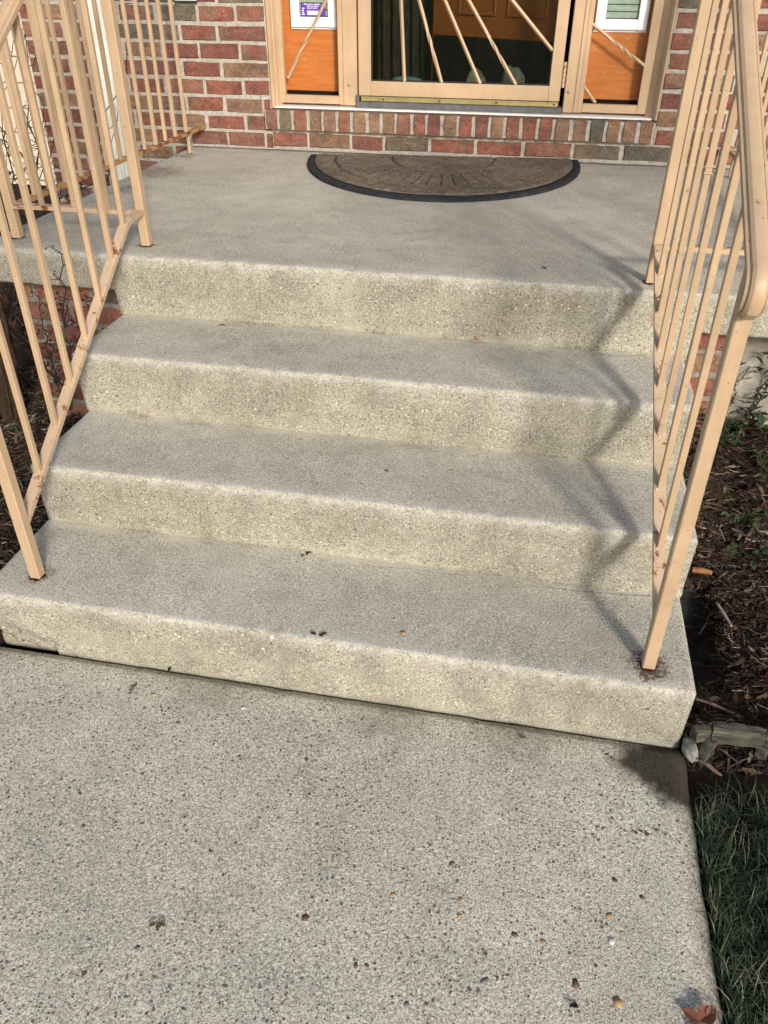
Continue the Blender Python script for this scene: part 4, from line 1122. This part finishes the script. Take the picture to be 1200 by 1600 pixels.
for px, py, s_, c, st_i, face in ((630, 988, 6, 0, 1, 0), (617, 967, 4, 4, 1, 0), (852, 1077, 5, 0, 0, 1), (320, 574, 5, 0, 2, 1), (365, 583, 5, 1, 2, 1), (773, 455, 6, 1, 3, 1), (773, 448, 4, 0, 3, 1), (745, 528, 4, 0, 3, 1), (780, 522, 4, 4, 3, 1), (705, 735, 4, 0, 2, 0), (604, 735, 4, 1, 2, 0), (165, 765, 4, 0, 1, 1), (560, 640, 4, 2, 2, 1)):
    if face: p = at_y(px, py, st_i*D+.004); nn_ = fr_
    else: p = at_z(px, py, Z[st_i]+.0005); nn_ = upv
    k = (p-Vector((CX, CY, CZ))).length/FPX; rnd = random.Random(px+py); pebble(p, nn_, s_*k, s_*k*.8, PB[c], steps, rnd.uniform(0, 3))
M_SCRAP = plain('dark_scrap', (.030, .024, .018), .9, .1, .4, 60)
M_SCRAP2 = plain('brown_scrap', (.12, .075, .045), .9, .1, .4, 60)
def scrap(px, py, z, s_, mat, label, seed, name='leaf_scrap', cat='leaf scrap'):
    r = random.Random(seed); p = at_z(px, py, z); k = (p-Vector((CX, CY, CZ))).length/FPX*s_; mb = MB()
    for q in range(3):
        a = r.uniform(0, 6.28); leaf(mb, p+Vector((r.gauss(0, .3)*k, r.gauss(0, .3)*k, .0015)), (math.cos(a), math.sin(a), r.uniform(.05, .4)), k*1.6, k*.9)
    tag(mb.build(name, mat), label, cat)
scrap(497, 993, Z[1], 7, M_SCRAP, 'dark leaf scrap on the front edge of the bottom step', 1)
scrap(248, 1440, .001, 7, M_SCRAP2, 'brown leaf scrap on the walkway at lower left', 2)
scrap(208, 1078, .001, 5, M_SCRAP2, 'red brown scrap on the walkway near the left end of the step', 3)
scrap(265, 1045, .004, 6, M_SCRAP, 'black scrap caught in the joint under the left of the bottom riser', 4)
scrap(897, 1565, .001, 6, M_SCRAP, 'dark scrap on the walkway near the bottom right pebble', 5)
scrap(850, 419, Z[4], 3.5, M_SCRAP, 'small dark scrap near the front edge of the landing', 6)
scrap(347, 509, Z[3], 3.5, M_SCRAP, 'small dark scrap at the back of the third tread', 7)
scrap(478, 868, Z[1], 5, M_SCRAP, 'dark sliver at the foot of the second riser', 8)
scrap(818, 1152, .001, 5, M_SCRAP2, 'brown scrap on the walkway just below the bottom riser', 9)
scrap(952, 1180, .001, 4, M_SCRAP2, 'reddish scrap on the walkway near the damp corner', 10)

# bush out of view on the right, added to shade lawn and walkway edge
def shade_shrub(c, rx, rz, n, seed, label):
    r = random.Random(seed); root = thing('shade_shrub', c, label, 'shade_shrub'); L_ = MB(); S_ = MB()
    for q in range(16):
        d = Vector((r.gauss(0, 1), r.gauss(0, 1), 0)); d.normalize(); e = Vector(c)+Vector((d.x*rx*r.uniform(.3, .8), d.y*rx*r.uniform(.3, .8), rz*r.uniform(.5, .95)))
        S_.tube(cane_path(c, e, r, 6, .008), [.005-.0006*k for k in range(7)], 5)
    for q in range(n):
        d = Vector((r.gauss(0, 1), r.gauss(0, 1), r.gauss(0, 1))).normalized()*r.uniform(.35, 1)**.6
        k = 1+.25*math.sin(d.x*7+d.z*5)+.15*math.sin(d.y*11); p = Vector(c)+Vector((d.x*rx*k, d.y*rx*k, rz*.55+d.z*rz*.48*k))
        leaf(L_, p, (d.x+r.gauss(0, .6), d.y+r.gauss(0, .6), d.z*.5+r.gauss(.2, .5)), r.uniform(.018, .035), r.uniform(.010, .018))
    S_.build('stems', M_CANE, root); tag(L_.build('foliage', M_LEAF2, root), kind='stuff')
shade_shrub((.40, -.72, -.02), .13, .34, 800, 3, 'unseen low leafy bush added right of the walkway to shade its edge and the lawn')

# cracks: thin open joints
def crack(pts, w, nrm, name='crack'):
    mb = MB(); P_ = [Vector(p) for p in pts]; V = []; F = []; r = random.Random(len(pts)); n = Vector(nrm)
    fine = []
    for a, b in zip(P_[:-1], P_[1:]):
        k_ = max(2, int((b-a).length/.006))
        for k in range(k_): fine.append(a.lerp(b, k/k_))
    fine.append(P_[-1])
    for i, p in enumerate(fine):
        t = (fine[min(i+1, len(fine)-1)]-fine[max(i-1, 0)]).normalized(); s_ = t.cross(n).normalized(); f = min(1, i/4, (len(fine)-1-i)/4)
        ww = w*(.35+.9*r.random())*max(.12, f); j = s_*r.gauss(0, w*.5); V += [p+j-s_*ww, p+j+s_*ww]
    for i in range(len(fine)-1): F.append([2*i, 2*i+1, 2*i+3, 2*i+2])
    return mesh(name, V, F, M_DARKHOLE, steps)
yr = .0105
def onr(px, py): p = at_y(px, py, yr-.0035); return p
crack([onr(*q) for q in ((2, 984), (18, 991), (30, 1003), (42, 1000), (56, 1006), (76, 1019))], .0012, (0, -1, 0))
crack([onr(*q) for q in ((30, 1003), (36, 1010), (52, 1012))], .0008, (0, -1, 0))
def ont(px, py, st): return at_z(px, py, Z[st]+.0007)
crack([ont(*q, 1) for q in ((560, 879), (590, 886), (640, 888), (700, 897), (730, 899))], .0006, (0, 0, 1))
crack([ont(*q, 1) for q in ((640, 893), (655, 897), (680, 900), (700, 903))], .0005, (0, 0, 1))
crack([ont(*q, 3) for q in ((925, 552), (960, 556), (1000, 556), (1018, 553))], .0008, (0, 0, 1))
crack([ont(*q, 1) for q in ((840, 915), (880, 921), (960, 928), (1010, 931), (1062, 936))], .0006, (0, 0, 1))
crack([ont(*q, 4) for q in ((880, 352), (920, 342), (990, 330), (1010, 318))], .0004, (0, 0, 1))
